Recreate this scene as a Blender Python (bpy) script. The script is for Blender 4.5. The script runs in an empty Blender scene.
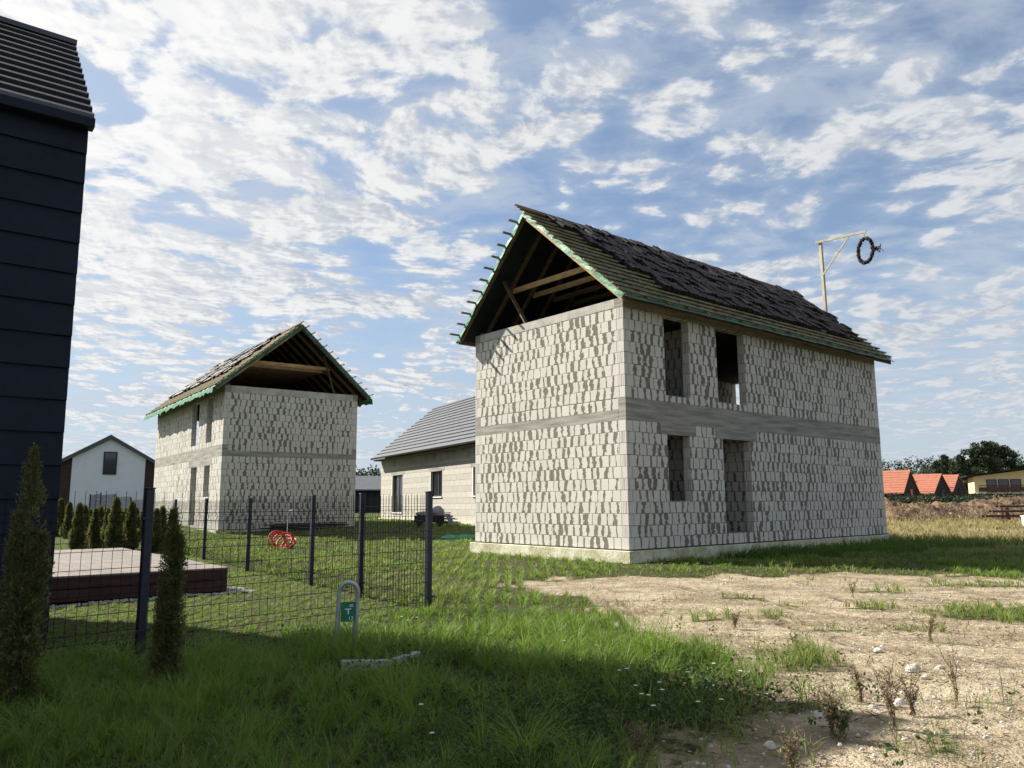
import bpy, math, random
import numpy as np
from math import radians, sin, cos, pi
random.seed(7); RNG = np.random.default_rng(11)
S = bpy.context.scene
col = S.collection

# ------------------------------------------------------------------ camera
CF, PITCH, ROLL, CAMZ = 779.8, 0.151326713, -0.00549021, 1.55
FWD = np.array([0, cos(PITCH), sin(PITCH)]); UPV = np.array([0, -sin(PITCH), cos(PITCH)]); RT = np.array([1., 0, 0])
CX = RT*cos(ROLL)+UPV*sin(ROLL); CU = -RT*sin(ROLL)+UPV*cos(ROLL)
cam = bpy.data.cameras.new('camera'); camo = bpy.data.objects.new('camera', cam); col.objects.link(camo)
from mathutils import Matrix, Vector
mw = Matrix(((CX[0], CU[0], -FWD[0], 0), (CX[1], CU[1], -FWD[1], 0), (CX[2], CU[2], -FWD[2], CAMZ), (0, 0, 0, 1)))
camo.matrix_world = mw
cam.sensor_width = 36; cam.lens = CF/1024*36; cam.clip_end = 8000; cam.clip_start = 0.05
S.camera = camo

def gp(px, py, z=0.0):
    d = FWD+CX*(px-512)/CF-CU*(py-384)/CF
    t = (z-CAMZ)/d[2]
    return (d[0]*t, d[1]*t)

# ------------------------------------------------------------------ numpy value noise
def _h(ix, iy, s):
    n = (ix.astype(np.int64)*374761393+iy.astype(np.int64)*668265263+s*1442695041) & 0xffffffff
    n = ((n ^ (n >> 13))*1274126177) & 0xffffffff
    return ((n ^ (n >> 16)) & 0xffff)/65535.0
def vn(x, y, s=0):
    x = np.asarray(x, float); y = np.asarray(y, float)
    ix = np.floor(x); iy = np.floor(y); fx = x-ix; fy = y-iy
    fx = fx*fx*(3-2*fx); fy = fy*fy*(3-2*fy)
    a = _h(ix, iy, s); b = _h(ix+1, iy, s); c = _h(ix, iy+1, s); d = _h(ix+1, iy+1, s)
    return a+(b-a)*fx+(c-a)*fy+(a-b-c+d)*fx*fy
def fbm(x, y, s=0, o=4):
    r = 0; a = .5; t = 0
    for i in range(o):
        r = r+a*vn(x*2**i, y*2**i, s+i*17); t += a; a *= .5
    return r/t
def sst(a, b, x):
    t = np.clip((x-a)/(b-a), 0, 1); return t*t*(3-2*t)
def inpoly(x, y, P):
    r = np.zeros(np.shape(x), bool); n = len(P)
    for i in range(n):
        x1, y1 = P[i]; x2, y2 = P[(i+1) % n]
        if y1 == y2: continue
        c = ((y1 > y) != (y2 > y)) & (x < (x2-x1)*(y-y1)/(y2-y1)+x1)
        r ^= c
    return r

# ------------------------------------------------------------------ terrain
def terrain(x, y):
    x = np.asarray(x, float); y = np.asarray(y, float)
    h = .5*sst(28, 44, y)*(1-sst(2, 10, x))
    h = h+.6*sst(70, 100, y)*sst(0, 20, x)
    near = 1-sst(40, 90, np.hypot(x, y))
    h = h+near*((fbm(x*.35, y*.35, 3)-.5)*.12+(fbm(x*1.7, y*1.7, 5, 3)-.5)*.05)
    return h
SAND = [gp(*p) for p in [(500,584),(560,579),(640,573),(700,577),(771,574),(850,575),(940,577),(1024,577),(1180,580),(1400,640),(1400,900),
        (640,900),(690,768),(765,728),(783,692),(742,664),(655,634),(598,618),(588,603),(548,594)]]
SAND2 = [gp(*p) for p in [(895,537),(1024,541),(1200,545),(1200,552),(1024,548),(900,545)]]
SAND3 = [gp(*p) for p in [(888,527),(1024,530),(1100,532),(1100,535),(1024,533),(888,530)]]
GREENS = [((826,630),.35),((700,619),.4),((870,606),.3),((1015,613),.8),((790,604),.25),((940,757),.35),((880,591),.35),((750,598),.3)]
GREENS = [(gp(*p), r) for p, r in GREENS]
def dirt(x, y):
    x = np.asarray(x, float); y = np.asarray(y, float)
    acc = 0
    wx = (fbm(x*1.1, y*1.1, 21, 5)-.5)*2.2; wy = (fbm(x*1.1, y*1.1, 22, 5)-.5)*2.6
    for dx, dy in ((0,0),(.3,0),(-.3,0),(0,.35),(0,-.35)):
        acc = acc+(inpoly(x+wx+dx, y+wy+dy, SAND) | inpoly(x+wx*2+dx, y+wy*2+dy, SAND2) | inpoly(x+wx*2+dx, y+wy*3+dy, SAND3)).astype(float)
    d = acc/5
    for (gx, gy), r in GREENS:
        q = np.hypot((x-gx)*.6, y-gy)/r+(fbm(x*2, y*2, 31)-.5)*1.6
        d = d*(1-.7*(1-sst(.4, 1.1, q)))
    spk = sst(.64, .76, fbm(x*.8+y*.2, y*1.3, 41, 4))
    d = d*(1-.6*spk)
    return d
def dryness(x, y):
    return sst(9, 13, np.asarray(x, float)+(fbm(np.asarray(x)*.2, np.asarray(y)*.2, 51)-.5)*6)*sst(23, 30, y)

# ------------------------------------------------------------------ mesh builder
class MB:
    def __init__(s, M=None): s.v = []; s.f = []; s.M = M
    def add(s, vs, fs):
        o = len(s.v)
        s.v += [tuple(s.M(*v)) if s.M else tuple(v) for v in vs]
        s.f += [tuple(i+o for i in f) for f in fs]
    def box(s, x0, x1, y0, y1, z0, z1):
        s.add([(x0,y0,z0),(x1,y0,z0),(x1,y1,z0),(x0,y1,z0),(x0,y0,z1),(x1,y0,z1),(x1,y1,z1),(x0,y1,z1)],
              [(0,3,2,1),(4,5,6,7),(0,1,5,4),(1,2,6,5),(2,3,7,6),(3,0,4,7)])
    def beam(s, p, q, w, h, up=(0,0,1), tw=0):
        p = Vector(p); q = Vector(q); d = (q-p).normalized(); u = Vector(up)
        r = d.cross(u)
        if r.length < 1e-5: r = d.cross(Vector((1,0,0)))
        r.normalize(); u = r.cross(d).normalized()
        if tw:
            r, u = r*cos(tw)+u*sin(tw), u*cos(tw)-r*sin(tw)
        vs = []
        for e in (p, q):
            for a, b in ((-1,-1),(1,-1),(1,1),(-1,1)): vs.append(tuple(e+r*(a*w/2)+u*(b*h/2)))
        s.add(vs, [(0,1,2,3),(7,6,5,4),(0,4,5,1),(1,5,6,2),(2,6,7,3),(3,7,4,0)])
    def tube(s, pts, r, n=8, closed=False):
        pts = [Vector(p) for p in pts]; m = len(pts); vs = []; fs = []
        for i, p in enumerate(pts):
            if closed: d = pts[(i+1) % m]-pts[i-1]
            else: d = pts[min(i+1, m-1)]-pts[max(i-1, 0)]
            d.normalize(); a = d.cross(Vector((0.12,.31,.95)))
            if a.length < 1e-4: a = d.cross(Vector((1,0,0)))
            a.normalize(); b = d.cross(a)
            rr = r[i] if hasattr(r, '__len__') else r
            for k in range(n):
                t = 2*pi*k/n; vs.append(tuple(p+a*(cos(t)*rr)+b*(sin(t)*rr)))
        for i in range(m if closed else m-1):
            j = (i+1) % m
            for k in range(n):
                k2 = (k+1) % n; fs.append((i*n+k, i*n+k2, j*n+k2, j*n+k))
        if not closed:
            fs.append(tuple(range(n-1, -1, -1))); fs.append(tuple((m-1)*n+k for k in range(n)))
        s.add(vs, fs)
    def sheet(s, P, th):
        "P: grid of points [i][j]; thin closed sheet of thickness th (down)"
        ni = len(P); nj = len(P[0]); vs = [p for r in P for p in r]+[(p[0], p[1], p[2]-th) for r in P for p in r]; N = ni*nj; fs = []
        for i in range(ni-1):
            for j in range(nj-1):
                a = i*nj+j; fs.append((a, a+nj, a+nj+1, a+1)); fs.append((N+a, N+a+1, N+a+nj+1, N+a+nj))
        for j in range(nj-1):
            fs.append((j, j+1, N+j+1, N+j)); a = (ni-1)*nj+j; fs.append((a+1, a, N+a, N+a+1))
        for i in range(ni-1):
            a = i*nj; fs.append((a+nj, a, N+a, N+a+nj)); a = i*nj+nj-1; fs.append((a, a+nj, N+a+nj, N+a))
        s.add(vs, fs)
    def build(s, name, mat, parent=None, smooth=False, bevel=0):
        me = bpy.data.meshes.new(name); me.from_pydata(s.v, [], s.f); me.materials.append(mat)
        if smooth: me.polygons.foreach_set('use_smooth', [True]*len(me.polygons))
        me.update()
        import bmesh
        bm = bmesh.new(); bm.from_mesh(me); bmesh.ops.recalc_face_normals(bm, faces=bm.faces)
        if bevel: bmesh.ops.bevel(bm, geom=bm.edges[:], offset=bevel, segments=1, affect='EDGES')
        bm.to_mesh(me); bm.free()
        o = bpy.data.objects.new(name, me); col.objects.link(o)
        if parent: o.parent = parent
        return o
def tag(o, label=None, cat=None, group=None, kind=None):
    if label: o['label'] = label
    if cat: o['category'] = cat
    if group: o['group'] = group
    if kind: o['kind'] = kind
    return o
def empty(name, loc, rz=0, label=None, cat=None, group=None):
    o = bpy.data.objects.new(name, None); col.objects.link(o); o.location = loc; o.rotation_euler = (0,0,rz); o.empty_display_size = .2
    return tag(o, label, cat, group)
def copy_tree(o, parent=None):
    c = o.copy(); col.objects.link(c); c.parent = parent
    for ch in list(o.children): copy_tree(ch, c)
    return c

# ------------------------------------------------------------------ materials
class G:
    def __init__(s, nt): s.nt = nt; s.N = nt.nodes; s.L = nt.links
    def n(s, t, **k):
        o = s.N.new(t)
        for a, b in k.items(): setattr(o, a, b)
        return o
    def set(s, sock, v):
        if hasattr(v, 'is_output') or isinstance(v, bpy.types.NodeSocket): s.L.new(v, sock)
        elif v is not None: sock.default_value = v
    def m(s, op, a, b=None, c=None, clamp=False):
        o = s.n('ShaderNodeMath', operation=op, use_clamp=clamp)
        s.set(o.inputs[0], a)
        if b is not None: s.set(o.inputs[1], b)
        if c is not None: s.set(o.inputs[2], c)
        return o.outputs[0]
    def mix(s, f, a, b, bt='MIX'):
        o = s.n('ShaderNodeMix', data_type='RGBA', blend_type=bt)
        s.set(o.inputs[0], f)
        for i, v in ((6, a), (7, b)):
            if isinstance(v, tuple): v = (*v[:3], 1)
            s.set(o.inputs[i], v)
        return o.outputs[2]
    def mr(s, v, a, b, c=0., d=1., smooth=True):
        o = s.n('ShaderNodeMapRange', interpolation_type='SMOOTHSTEP' if smooth else 'LINEAR')
        s.set(o.inputs[0], v)
        for i, x in enumerate((a, b, c, d)): s.set(o.inputs[i+1], x)
        return o.outputs[0]
    def noise(s, vec, scale, detail=3., rough=.55, dist=0., dims='3D', w=None):
        o = s.n('ShaderNodeTexNoise', noise_dimensions=dims)
        if vec is not None: s.L.new(vec, o.inputs['Vector'])
        o.inputs['Scale'].default_value = scale; o.inputs['Detail'].default_value = detail
        o.inputs['Roughness'].default_value = rough; o.inputs['Distortion'].default_value = dist
        return o.outputs[0]
    def xyz(s, x, y, z=0.):
        o = s.n('ShaderNodeCombineXYZ'); s.set(o.inputs[0], x); s.set(o.inputs[1], y); s.set(o.inputs[2], z); return o.outputs[0]
    def white(s, vec):
        o = s.n('ShaderNodeTexWhiteNoise'); s.L.new(vec, o.inputs['Vector']); return o.outputs[0]
def newmat(name):
    m = bpy.data.materials.new(name); m.use_nodes = True; g = G(m.node_tree)
    return m, g, m.node_tree.nodes['Principled BSDF']
def pm(name, c, rough=.8, var=.25, scale=6., bump=.2, metal=0., c2=None, stretch=(1,1,1), fine=40., spec=.3, bd=.01):
    m, g, b = newmat(name)
    tc = g.n('ShaderNodeTexCoord').outputs['Object']
    mp = g.n('ShaderNodeMapping'); g.L.new(tc, mp.inputs[0]); mp.inputs['Scale'].default_value = stretch; v = mp.outputs[0]
    n1 = g.noise(v, scale, 4.); n2 = g.noise(v, fine, 3.)
    f = g.mr(g.m('ADD', g.m('MULTIPLY', n1, .65), g.m('MULTIPLY', n2, .35)), .35, .65)
    a = tuple(x*(1-var) for x in c); d = c2 if c2 else tuple(min(1, x*(1+var)) for x in c)
    g.L.new(g.mix(f, a, d), b.inputs['Base Color'])
    b.inputs['Roughness'].default_value = rough; b.inputs['Metallic'].default_value = metal; b.inputs['Specular IOR Level'].default_value = spec
    if bump:
        bp = g.n('ShaderNodeBump'); bp.inputs['Strength'].default_value = bump; bp.inputs['Distance'].default_value = bd
        g.L.new(n2, bp.inputs['Height']); g.L.new(bp.outputs[0], b.inputs['Normal'])
    return m
def blockmat(name, Lx, Ly, z0, bw=.272, bh=.3073, smear=1.0, light=(.60,.575,.525), dark=(.46,.44,.40), mortar=(.135,.125,.098), seed=0.):
    "aerated blocks in running bond with mortar squeezed out of the vertical joints"
    m, g, b = newmat(name)
    tcn = g.n('ShaderNodeTexCoord'); P = tcn.outputs['Object']
    sp = g.n('ShaderNodeSeparateXYZ'); g.L.new(P, sp.inputs[0]); sn = g.n('ShaderNodeSeparateXYZ'); g.L.new(tcn.outputs['Normal'], sn.inputs[0])
    isx = g.m('GREATER_THAN', g.m('ABSOLUTE', sn.outputs[0]), .5)
    inv = g.m('SUBTRACT', 1., isx)
    u = g.m('ADD', g.m('MULTIPLY', isx, sp.outputs[1]), g.m('MULTIPLY', inv, sp.outputs[0]))
    Lu = g.m('ADD', g.m('MULTIPLY', isx, Ly), g.m('MULTIPLY', inv, Lx))
    wob = g.noise(P, 1.3, 2.)
    v = g.m('ADD', g.m('SUBTRACT', sp.outputs[2], z0), g.m('MULTIPLY', g.m('SUBTRACT', wob, .5), .012))
    vr = g.m('DIVIDE', v, bh); row = g.m('FLOOR', vr); fv = g.m('SUBTRACT', vr, row)
    rr = g.white(g.xyz(row, isx, 3.7+seed))
    off = g.m('ADD', g.m('MULTIPLY', row, .5), g.m('MULTIPLY', rr, .35))
    us = g.m('ADD', g.m('DIVIDE', u, bw), off)
    # irregular block lengths: jitter each joint
    j0 = g.m('ROUND', us)
    jj = g.m('MULTIPLY', g.m('SUBTRACT', g.white(g.xyz(j0, row, 9.1+isx_off(isx, g)+seed if False else 9.1+seed)), .5), .22)
    d = g.m('MULTIPLY', g.m('SUBTRACT', g.m('SUBTRACT', us, j0), jj), bw)
    rnd = g.white(g.xyz(j0, row, g.m('ADD', isx, 5.3+seed)))
    big = g.noise(P, .55, 2.)
    prow = g.n('ShaderNodeVectorMath', operation='ADD'); g.L.new(P, prow.inputs[0]); g.L.new(g.xyz(g.m('MULTIPLY', row, 7.31), g.m('MULTIPLY', row, 3.17), g.m('MULTIPLY', row, 1.7)), prow.inputs[1]); PR = prow.outputs[0]
    # slant and ragged outline of the smear
    slant = g.m('MULTIPLY', g.m('SUBTRACT', fv, .5), g.m('MULTIPLY', g.m('SUBTRACT', g.white(g.xyz(j0, row, 21.3+seed)), .5), .09))
    side = g.m('MULTIPLY', g.m('SUBTRACT', g.white(g.xyz(row, j0, 2.2+seed)), .5), .05)
    dd = g.m('ADD', g.m('ADD', d, slant), g.m('MULTIPLY', g.m('SUBTRACT', g.noise(PR, 9., 3., .6), .5), .10))
    dd = g.m('ABSOLUTE', g.m('ADD', dd, side))
    rw = g.m('POWER', rnd, 1.1)
    wn = g.noise(PR, 5.5, 3., .6)
    width = g.m('MULTIPLY', g.m('MULTIPLY', g.m('ADD', g.m('MULTIPLY', rw, .080*smear), .011*smear), g.mr(wn, .30, .58, .12, 1.25)), g.mr(big, .35, .65, .8, 1.12))
    edge = g.m('MINIMUM', g.mr(u, .27, .31), g.mr(g.m('SUBTRACT', Lu, u), .27, .31))
    width = g.m('MULTIPLY', width, edge)
    sm = g.mr(g.m('SUBTRACT', width, dd), -.008, .006)
    joint = g.mr(g.m('ABSOLUTE', d), .005, .011, 1., 0.)
    dz = g.m('MULTIPLY', g.m('MINIMUM', fv, g.m('SUBTRACT', 1., fv)), bh)
    hj = g.m('MULTIPLY', g.mr(dz, .004, .011, 1., 0.), g.mr(g.noise(P, 3., 3.), .35, .6, .35, 1.))
    # blob of mortar fading out at one end of the joint
    cid = g.m('FLOOR', g.m('SUBTRACT', us, jj))
    bc = g.white(g.xyz(cid, row, g.m('ADD', isx, 1.1+seed)))
    fine = g.noise(P, 60., 3.); med = g.noise(P, 2.3, 4.)
    blk = g.mix(g.m('MULTIPLY', g.m('ADD', g.m('ADD', bc, med), fine), .333), dark, light)
    # comb grooves on block ends showing at the corners
    odd = g.m('GREATER_THAN', g.m('FRACT', g.m('MULTIPLY', row, .5)), .25)
    ug = g.m('MINIMUM', u, g.m('SUBTRACT', Lu, u))
    gro = g.m('MULTIPLY', g.m('MULTIPLY', odd, g.m('LESS_THAN', ug, .24)), g.m('GREATER_THAN', g.m('FRACT', g.m('MULTIPLY', ug, 17.)), .72))
    gro = g.m('MULTIPLY', gro, isx)
    mc = g.mix(g.noise(P, 25., 3.), mortar, tuple(x*1.5 for x in mortar))
    dk = g.m('MAXIMUM', g.m('MULTIPLY', joint, .6), g.m('MAXIMUM', g.m('MULTIPLY', hj, .9), g.m('MULTIPLY', gro, .6)))
    c = g.mix(dk, blk, tuple(x*.55 for x in mortar)); c = g.mix(sm, c, mc)
    g.L.new(c, b.inputs['Base Color']); b.inputs['Roughness'].default_value = .95; b.inputs['Specular IOR Level'].default_value = .15
    h = g.m('SUBTRACT', g.m('ADD', g.m('MULTIPLY', fine, .12), g.m('MULTIPLY', bc, .25)), g.m('ADD', g.m('MAXIMUM', g.m('MULTIPLY', joint, .9), hj), g.m('MULTIPLY', sm, -.35)))
    bp = g.n('ShaderNodeBump'); bp.inputs['Strength'].default_value = .7; bp.inputs['Distance'].default_value = .012
    g.L.new(h, bp.inputs['Height']); g.L.new(bp.outputs[0], b.inputs['Normal'])
    return m
def isx_off(a, g): return 0
def leafmat(name, c1, c2, trans=.35, rough=.6, c3=None):
    m, g, b = newmat(name)
    at = g.n('ShaderNodeAttribute', attribute_name='tint')
    c = g.mix(at.outputs['Fac'], c1, c2)
    if c3:
        at2 = g.n('ShaderNodeAttribute', attribute_name='dry'); c = g.mix(at2.outputs['Fac'], c, c3)
    g.L.new(c, b.inputs['Base Color']); b.inputs['Roughness'].default_value = rough; b.inputs['Specular IOR Level'].default_value = .25
    tr = g.n('ShaderNodeBsdfTranslucent'); g.L.new(c, tr.inputs[0])
    mx = g.n('ShaderNodeMixShader'); mx.inputs[0].default_value = trans
    g.L.new(b.outputs[0], mx.inputs[1]); g.L.new(tr.outputs[0], mx.inputs[2])
    g.L.new(mx.outputs[0], g.N['Material Output'].inputs[0])
    return m

M = {}
M['concrete'] = pm('concrete', (.265,.255,.225), .9, .33, 1.3, .5, stretch=(.6,.6,7), fine=16)
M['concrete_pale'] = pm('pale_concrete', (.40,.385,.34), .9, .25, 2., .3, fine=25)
M['plinth'] = pm('plinth_foam', (.50,.47,.27), .9, .3, 2.5, .8, c2=(.62,.61,.47), fine=18, bd=.02)
M['slab'] = pm('slab', (.16,.155,.145), .95, .2, 2., .2)
M['wood'] = pm('roof_wood', (.115,.075,.042), .8, .35, 3., .3, stretch=(1,1,6), fine=30)
M['wood_new'] = pm('fresh_wood', (.42,.28,.13), .75, .25, 3., .3, stretch=(1,1,4), fine=30)
M['batten'] = pm('batten_wood', (.21,.17,.10), .8, .35, 2., .3, fine=20)
M['green'] = pm('green_membrane', (.035,.088,.050), .55, .35, 2.5, .35, c2=(.055,.135,.075), fine=14, bd=.02)
M['green_bright'] = pm('green_membrane_edge', (.08,.23,.13), .5, .25, 3., .35, fine=14, bd=.02)
M['underlay'] = pm('dark_underlay', (.012,.020,.018), .9, .3, 3., .2)
M['wire'] = pm('black_wire', (.008,.010,.014), .8, .2, 3., 0, spec=.1)
M['tile'] = pm('roof_tile', (.012,.011,.014), .6, .4, 1.2, .15, c2=(.040,.024,.024), spec=.25)
M['pole'] = pm('pale_timber', (.42,.38,.28), .8, .2, 3., .2, fine=30)
M['navy'] = pm('navy_steel', (.012,.017,.030), .45, .3, 3., .05, spec=.4)
M['clad'] = pm('dark_cladding', (.013,.017,.028), .5, .2, .8, .12, fine=9, spec=.12)
M['darkroof'] = pm('dark_metal_roof', (.055,.056,.066), .38, .2, 1.2, .1, metal=.2, spec=.5)
M['deckside'] = pm('deck_board', (.055,.020,.018), .6, .35, 2., .3, stretch=(1,1,6), fine=25)
M['decktop'] = pm('deck_top', (.17,.145,.125), .7, .2, 2., .3, fine=25)
M['galv'] = pm('galvanised', (.36,.38,.40), .45, .2, 12., .1, metal=.5)
M['kerb'] = pm('kerb_stone', (.27,.28,.28), .9, .25, 8., .5, fine=60)
M['signgreen'] = pm('sign_green', (.015,.16,.075), .5, .15, 8., 0)
M['white'] = pm('white_paint', (.75,.75,.74), .6, .05, 8., 0)
M['plaster'] = pm('white_plaster', (.58,.62,.70), .9, .04, 2., .1)
M['brown'] = pm('brown_cladding', (.038,.024,.020), .8, .35, 3., .2, stretch=(1,1,4))
M['greytile'] = pm('grey_roof_tile', (.105,.11,.122), .5, .15, 4., .15)
M['redtile'] = pm('red_roof_tile', (.31,.115,.072), .7, .15, 3., .2)
M['black'] = pm('black_wood', (.012,.012,.014), .8, .3, 3., .1)
M['yellow'] = pm('yellow_plaster', (.55,.46,.26), .9, .06, 2., .05)
M['glass'] = pm('window_glass', (.02,.024,.028), .06, .1, 3., 0, spec=.8)
M['frame'] = pm('window_frame', (.03,.032,.036), .5, .1, 3., 0)
M['red_plastic'] = pm('red_plastic', (.60,.045,.04), .45, .25, 8., .1)
M['green_net'] = pm('green_net', (.02,.22,.13), .6, .3, 8., .4)
M['sack'] = pm('grey_sack', (.22,.22,.25), .7, .3, 6., .4)
M['bark'] = pm('bark', (.09,.065,.045), .95, .3, 5., .5)
M['wreath'] = pm('wreath', (.035,.018,.012), .9, .5, 20., .3)
M['gravel'] = pm('gravel_stone', (.46,.44,.40), .95, .3, 14., .4)
M['brownpipe'] = pm('rusty_brown', (.075,.04,.03), .7, .4, 3., .2)
M['stone_pale'] = pm('pale_rubble', (.50,.475,.425), .95, .2, 10., .4)
M['needle'] = leafmat('thuja_leaf', (.040,.058,.018), (.20,.20,.065), .4)
M['leaf'] = leafmat('tree_leaf', (.014,.028,.014), (.046,.066,.028), .15)
M['grass'] = leafmat('grass_blade', (.040,.105,.015), (.20,.31,.042), .52, .5, c3=(.33,.28,.13))
M['weed'] = leafmat('weed_leaf', (.025,.055,.015), (.08,.13,.03), .35)
M['drystalk'] = leafmat('dry_stalk', (.12,.085,.045), (.27,.21,.12), .25)
M['petal'] = leafmat('petal', (.7,.7,.68), (.85,.85,.82), .3)

# ------------------------------------------------------------------ ground sheet
def ground():
    n = 420
    t = np.linspace(-1, 1, n)
    def warp(a, c, ext, k): return c+np.sinh(a*k)/np.sinh(k)*ext
    X = warp(t, 1.0, 3000, 6.6); Y = warp(np.linspace(-.62, 1, n), 8.0, 5000, 7.0)
    gx, gy = np.meshgrid(X, Y, indexing='ij'); gx = gx.ravel(); gy = gy.ravel()
    d = dirt(gx, gy)*(np.hypot(gx, gy) < 400); dr = dryness(gx, gy); z = terrain(gx, gy)
    z = z+.03*(1-sst(30, 60, gy))*d*(fbm(gx*3, gy*1.3, 61)-.5)*2
    z = z-(.03*d)
    co = np.stack([gx, gy, z], 1)
    i = np.arange(n*n).reshape(n, n)
    F = np.stack([i[:-1,:-1], i[1:,:-1], i[1:,1:], i[:-1,1:]], -1).reshape(-1, 4)
    me = bpy.data.meshes.new('ground'); me.vertices.add(n*n); me.vertices.foreach_set('co', co.ravel())
    me.loops.add(F.size); me.loops.foreach_set('vertex_index', F.ravel()); me.polygons.add(len(F))
    me.polygons.foreach_set('loop_start', np.arange(0, F.size, 4)); me.polygons.foreach_set('use_smooth', np.ones(len(F), bool))
    for nm, arr in (('dirt', d), ('dry', dr)):
        a = me.attributes.new(nm, 'FLOAT', 'POINT'); a.data.foreach_set('value', arr.astype(np.float32))
    me.update(calc_edges=True)
    m, g, b = newmat('ground_soil')
    P = g.n('ShaderNodeNewGeometry').outputs['Position']
    a1 = g.n('ShaderNodeAttribute', attribute_name='dirt').outputs['Fac']; a2 = g.n('ShaderNodeAttribute', attribute_name='dry').outputs['Fac']
    n1 = g.noise(P, 1.1, 5., .6); n2 = g.noise(P, 9., 4., .6); n3 = g.noise(P, 55., 3.)
    mp = g.n('ShaderNodeMapping'); g.L.new(P, mp.inputs[0]); mp.inputs['Scale'].default_value = (.5, 1.6, 1); mp.inputs['Rotation'].default_value = (0,0,.35)
    rut = g.noise(mp.outputs[0], 1.3, 5., .65)
    sand = g.mix(g.mr(n1, .3, .7), (.29,.235,.155), (.43,.355,.25))
    sand = g.mix(g.m('MULTIPLY', g.mr(rut, .47, .60), .65), sand, (.17,.13,.085))
    sand = g.mix(g.m('MULTIPLY', g.mr(n2, .50, .62), .6), sand, (.21,.165,.11))
    sand = g.mix(g.m('MULTIPLY', g.mr(n3, .60, .70), .5), sand, (.60,.54,.44))
    sp_ = g.n('ShaderNodeSeparateXYZ'); g.L.new(P, sp_.inputs[0])
    uu = g.m('ADD', g.m('ADD', g.m('MULTIPLY', sp_.outputs[0], .92), g.m('MULTIPLY', sp_.outputs[1], .39)), g.m('MULTIPLY', g.noise(P, .35, 3.), 2.2))
    trk = g.m('MULTIPLY', g.mr(g.m('SINE', g.m('MULTIPLY', uu, 4.6)), .55, .95), g.mr(g.noise(P, .6, 2.), .40, .55))
    sand = g.mix(g.m('MULTIPLY', trk, g.mr(n2, .3, .6, .2, .6)), sand, (.20,.155,.10))
    soil = g.mix(g.mr(n2, .35, .65), (.030,.032,.014), (.085,.085,.035))
    dry = g.mix(g.mr(n2, .35, .65), (.17,.13,.065), (.27,.22,.12))
    grn = g.mix(g.mr(n1, .3, .7), (.05,.07,.022), (.10,.12,.04))
    cd = g.n('ShaderNodeSeparateXYZ'); g.L.new(P, cd.inputs[0])
    far = g.mr(cd.outputs[1], 18, 40)
    c = g.mix(far, soil, grn); c = g.mix(a2, c, dry)
    mask = g.mr(g.m('ADD', a1, g.m('MULTIPLY', g.m('SUBTRACT', n2, .5), .7)), .3, .6)
    c = g.mix(mask, c, sand)
    g.L.new(c, b.inputs['Base Color']); b.inputs['Roughness'].default_value = .95; b.inputs['Specular IOR Level'].default_value = .1
    vo = g.n('ShaderNodeTexVoronoi'); g.L.new(P, vo.inputs['Vector']); vo.inputs['Scale'].default_value = 28
    h = g.m('ADD', g.m('MULTIPLY', n2, 1.2), g.m('ADD', g.m('MULTIPLY', n3, .35), g.m('MULTIPLY', g.mr(vo.outputs[0], .0, .3, .4, 0.), .5)))
    h = g.m('SUBTRACT', g.m('ADD', h, g.m('MULTIPLY', rut, 1.6)), g.m('MULTIPLY', trk, .8))
    bp = g.n('ShaderNodeBump'); bp.inputs['Strength'].default_value = .9; bp.inputs['Distance'].default_value = .049
    g.L.new(h, bp.inputs['Height']); g.L.new(bp.outputs[0], b.inputs['Normal']); bp.inputs['Distance'].default_value = .08
    me.materials.append(m)
    o = bpy.data.objects.new('ground', me); col.objects.link(o); o['kind'] = 'structure'
ground()
def tz(x, y): return float(terrain(np.array([x]), np.array([y]))[0])

# ------------------------------------------------------------------ block houses
def wall_cells(mb, axis, a0, a1, fixed0, fixed1, z0, z1, holes):
    us = sorted({a0, a1, *[h[0] for h in holes], *[h[1] for h in holes]}); zs = sorted({z0, z1, *[h[2] for h in holes], *[h[3] for h in holes]})
    us = [u for u in us if a0 <= u <= a1]; zs = [z for z in zs if z0 <= z <= z1]
    # columns merged vertically
    for i in range(len(us)-1):
        um = (us[i]+us[i+1])/2; run = None
        for k in range(len(zs)-1):
            zm = (zs[k]+zs[k+1])/2
            solid = not any(h[0] < um < h[1] and h[2] < zm < h[3] for h in holes)
            if solid and run is None: run = zs[k]
            if (not solid or k == len(zs)-2) and run is not None:
                top = zs[k+1] if solid else zs[k]
                if axis == 's': mb.box(us[i], us[i+1], fixed0, fixed1, run, top)
                else: mb.box(fixed0, fixed1, us[i], us[i+1], run, top)
                run = None
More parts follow.
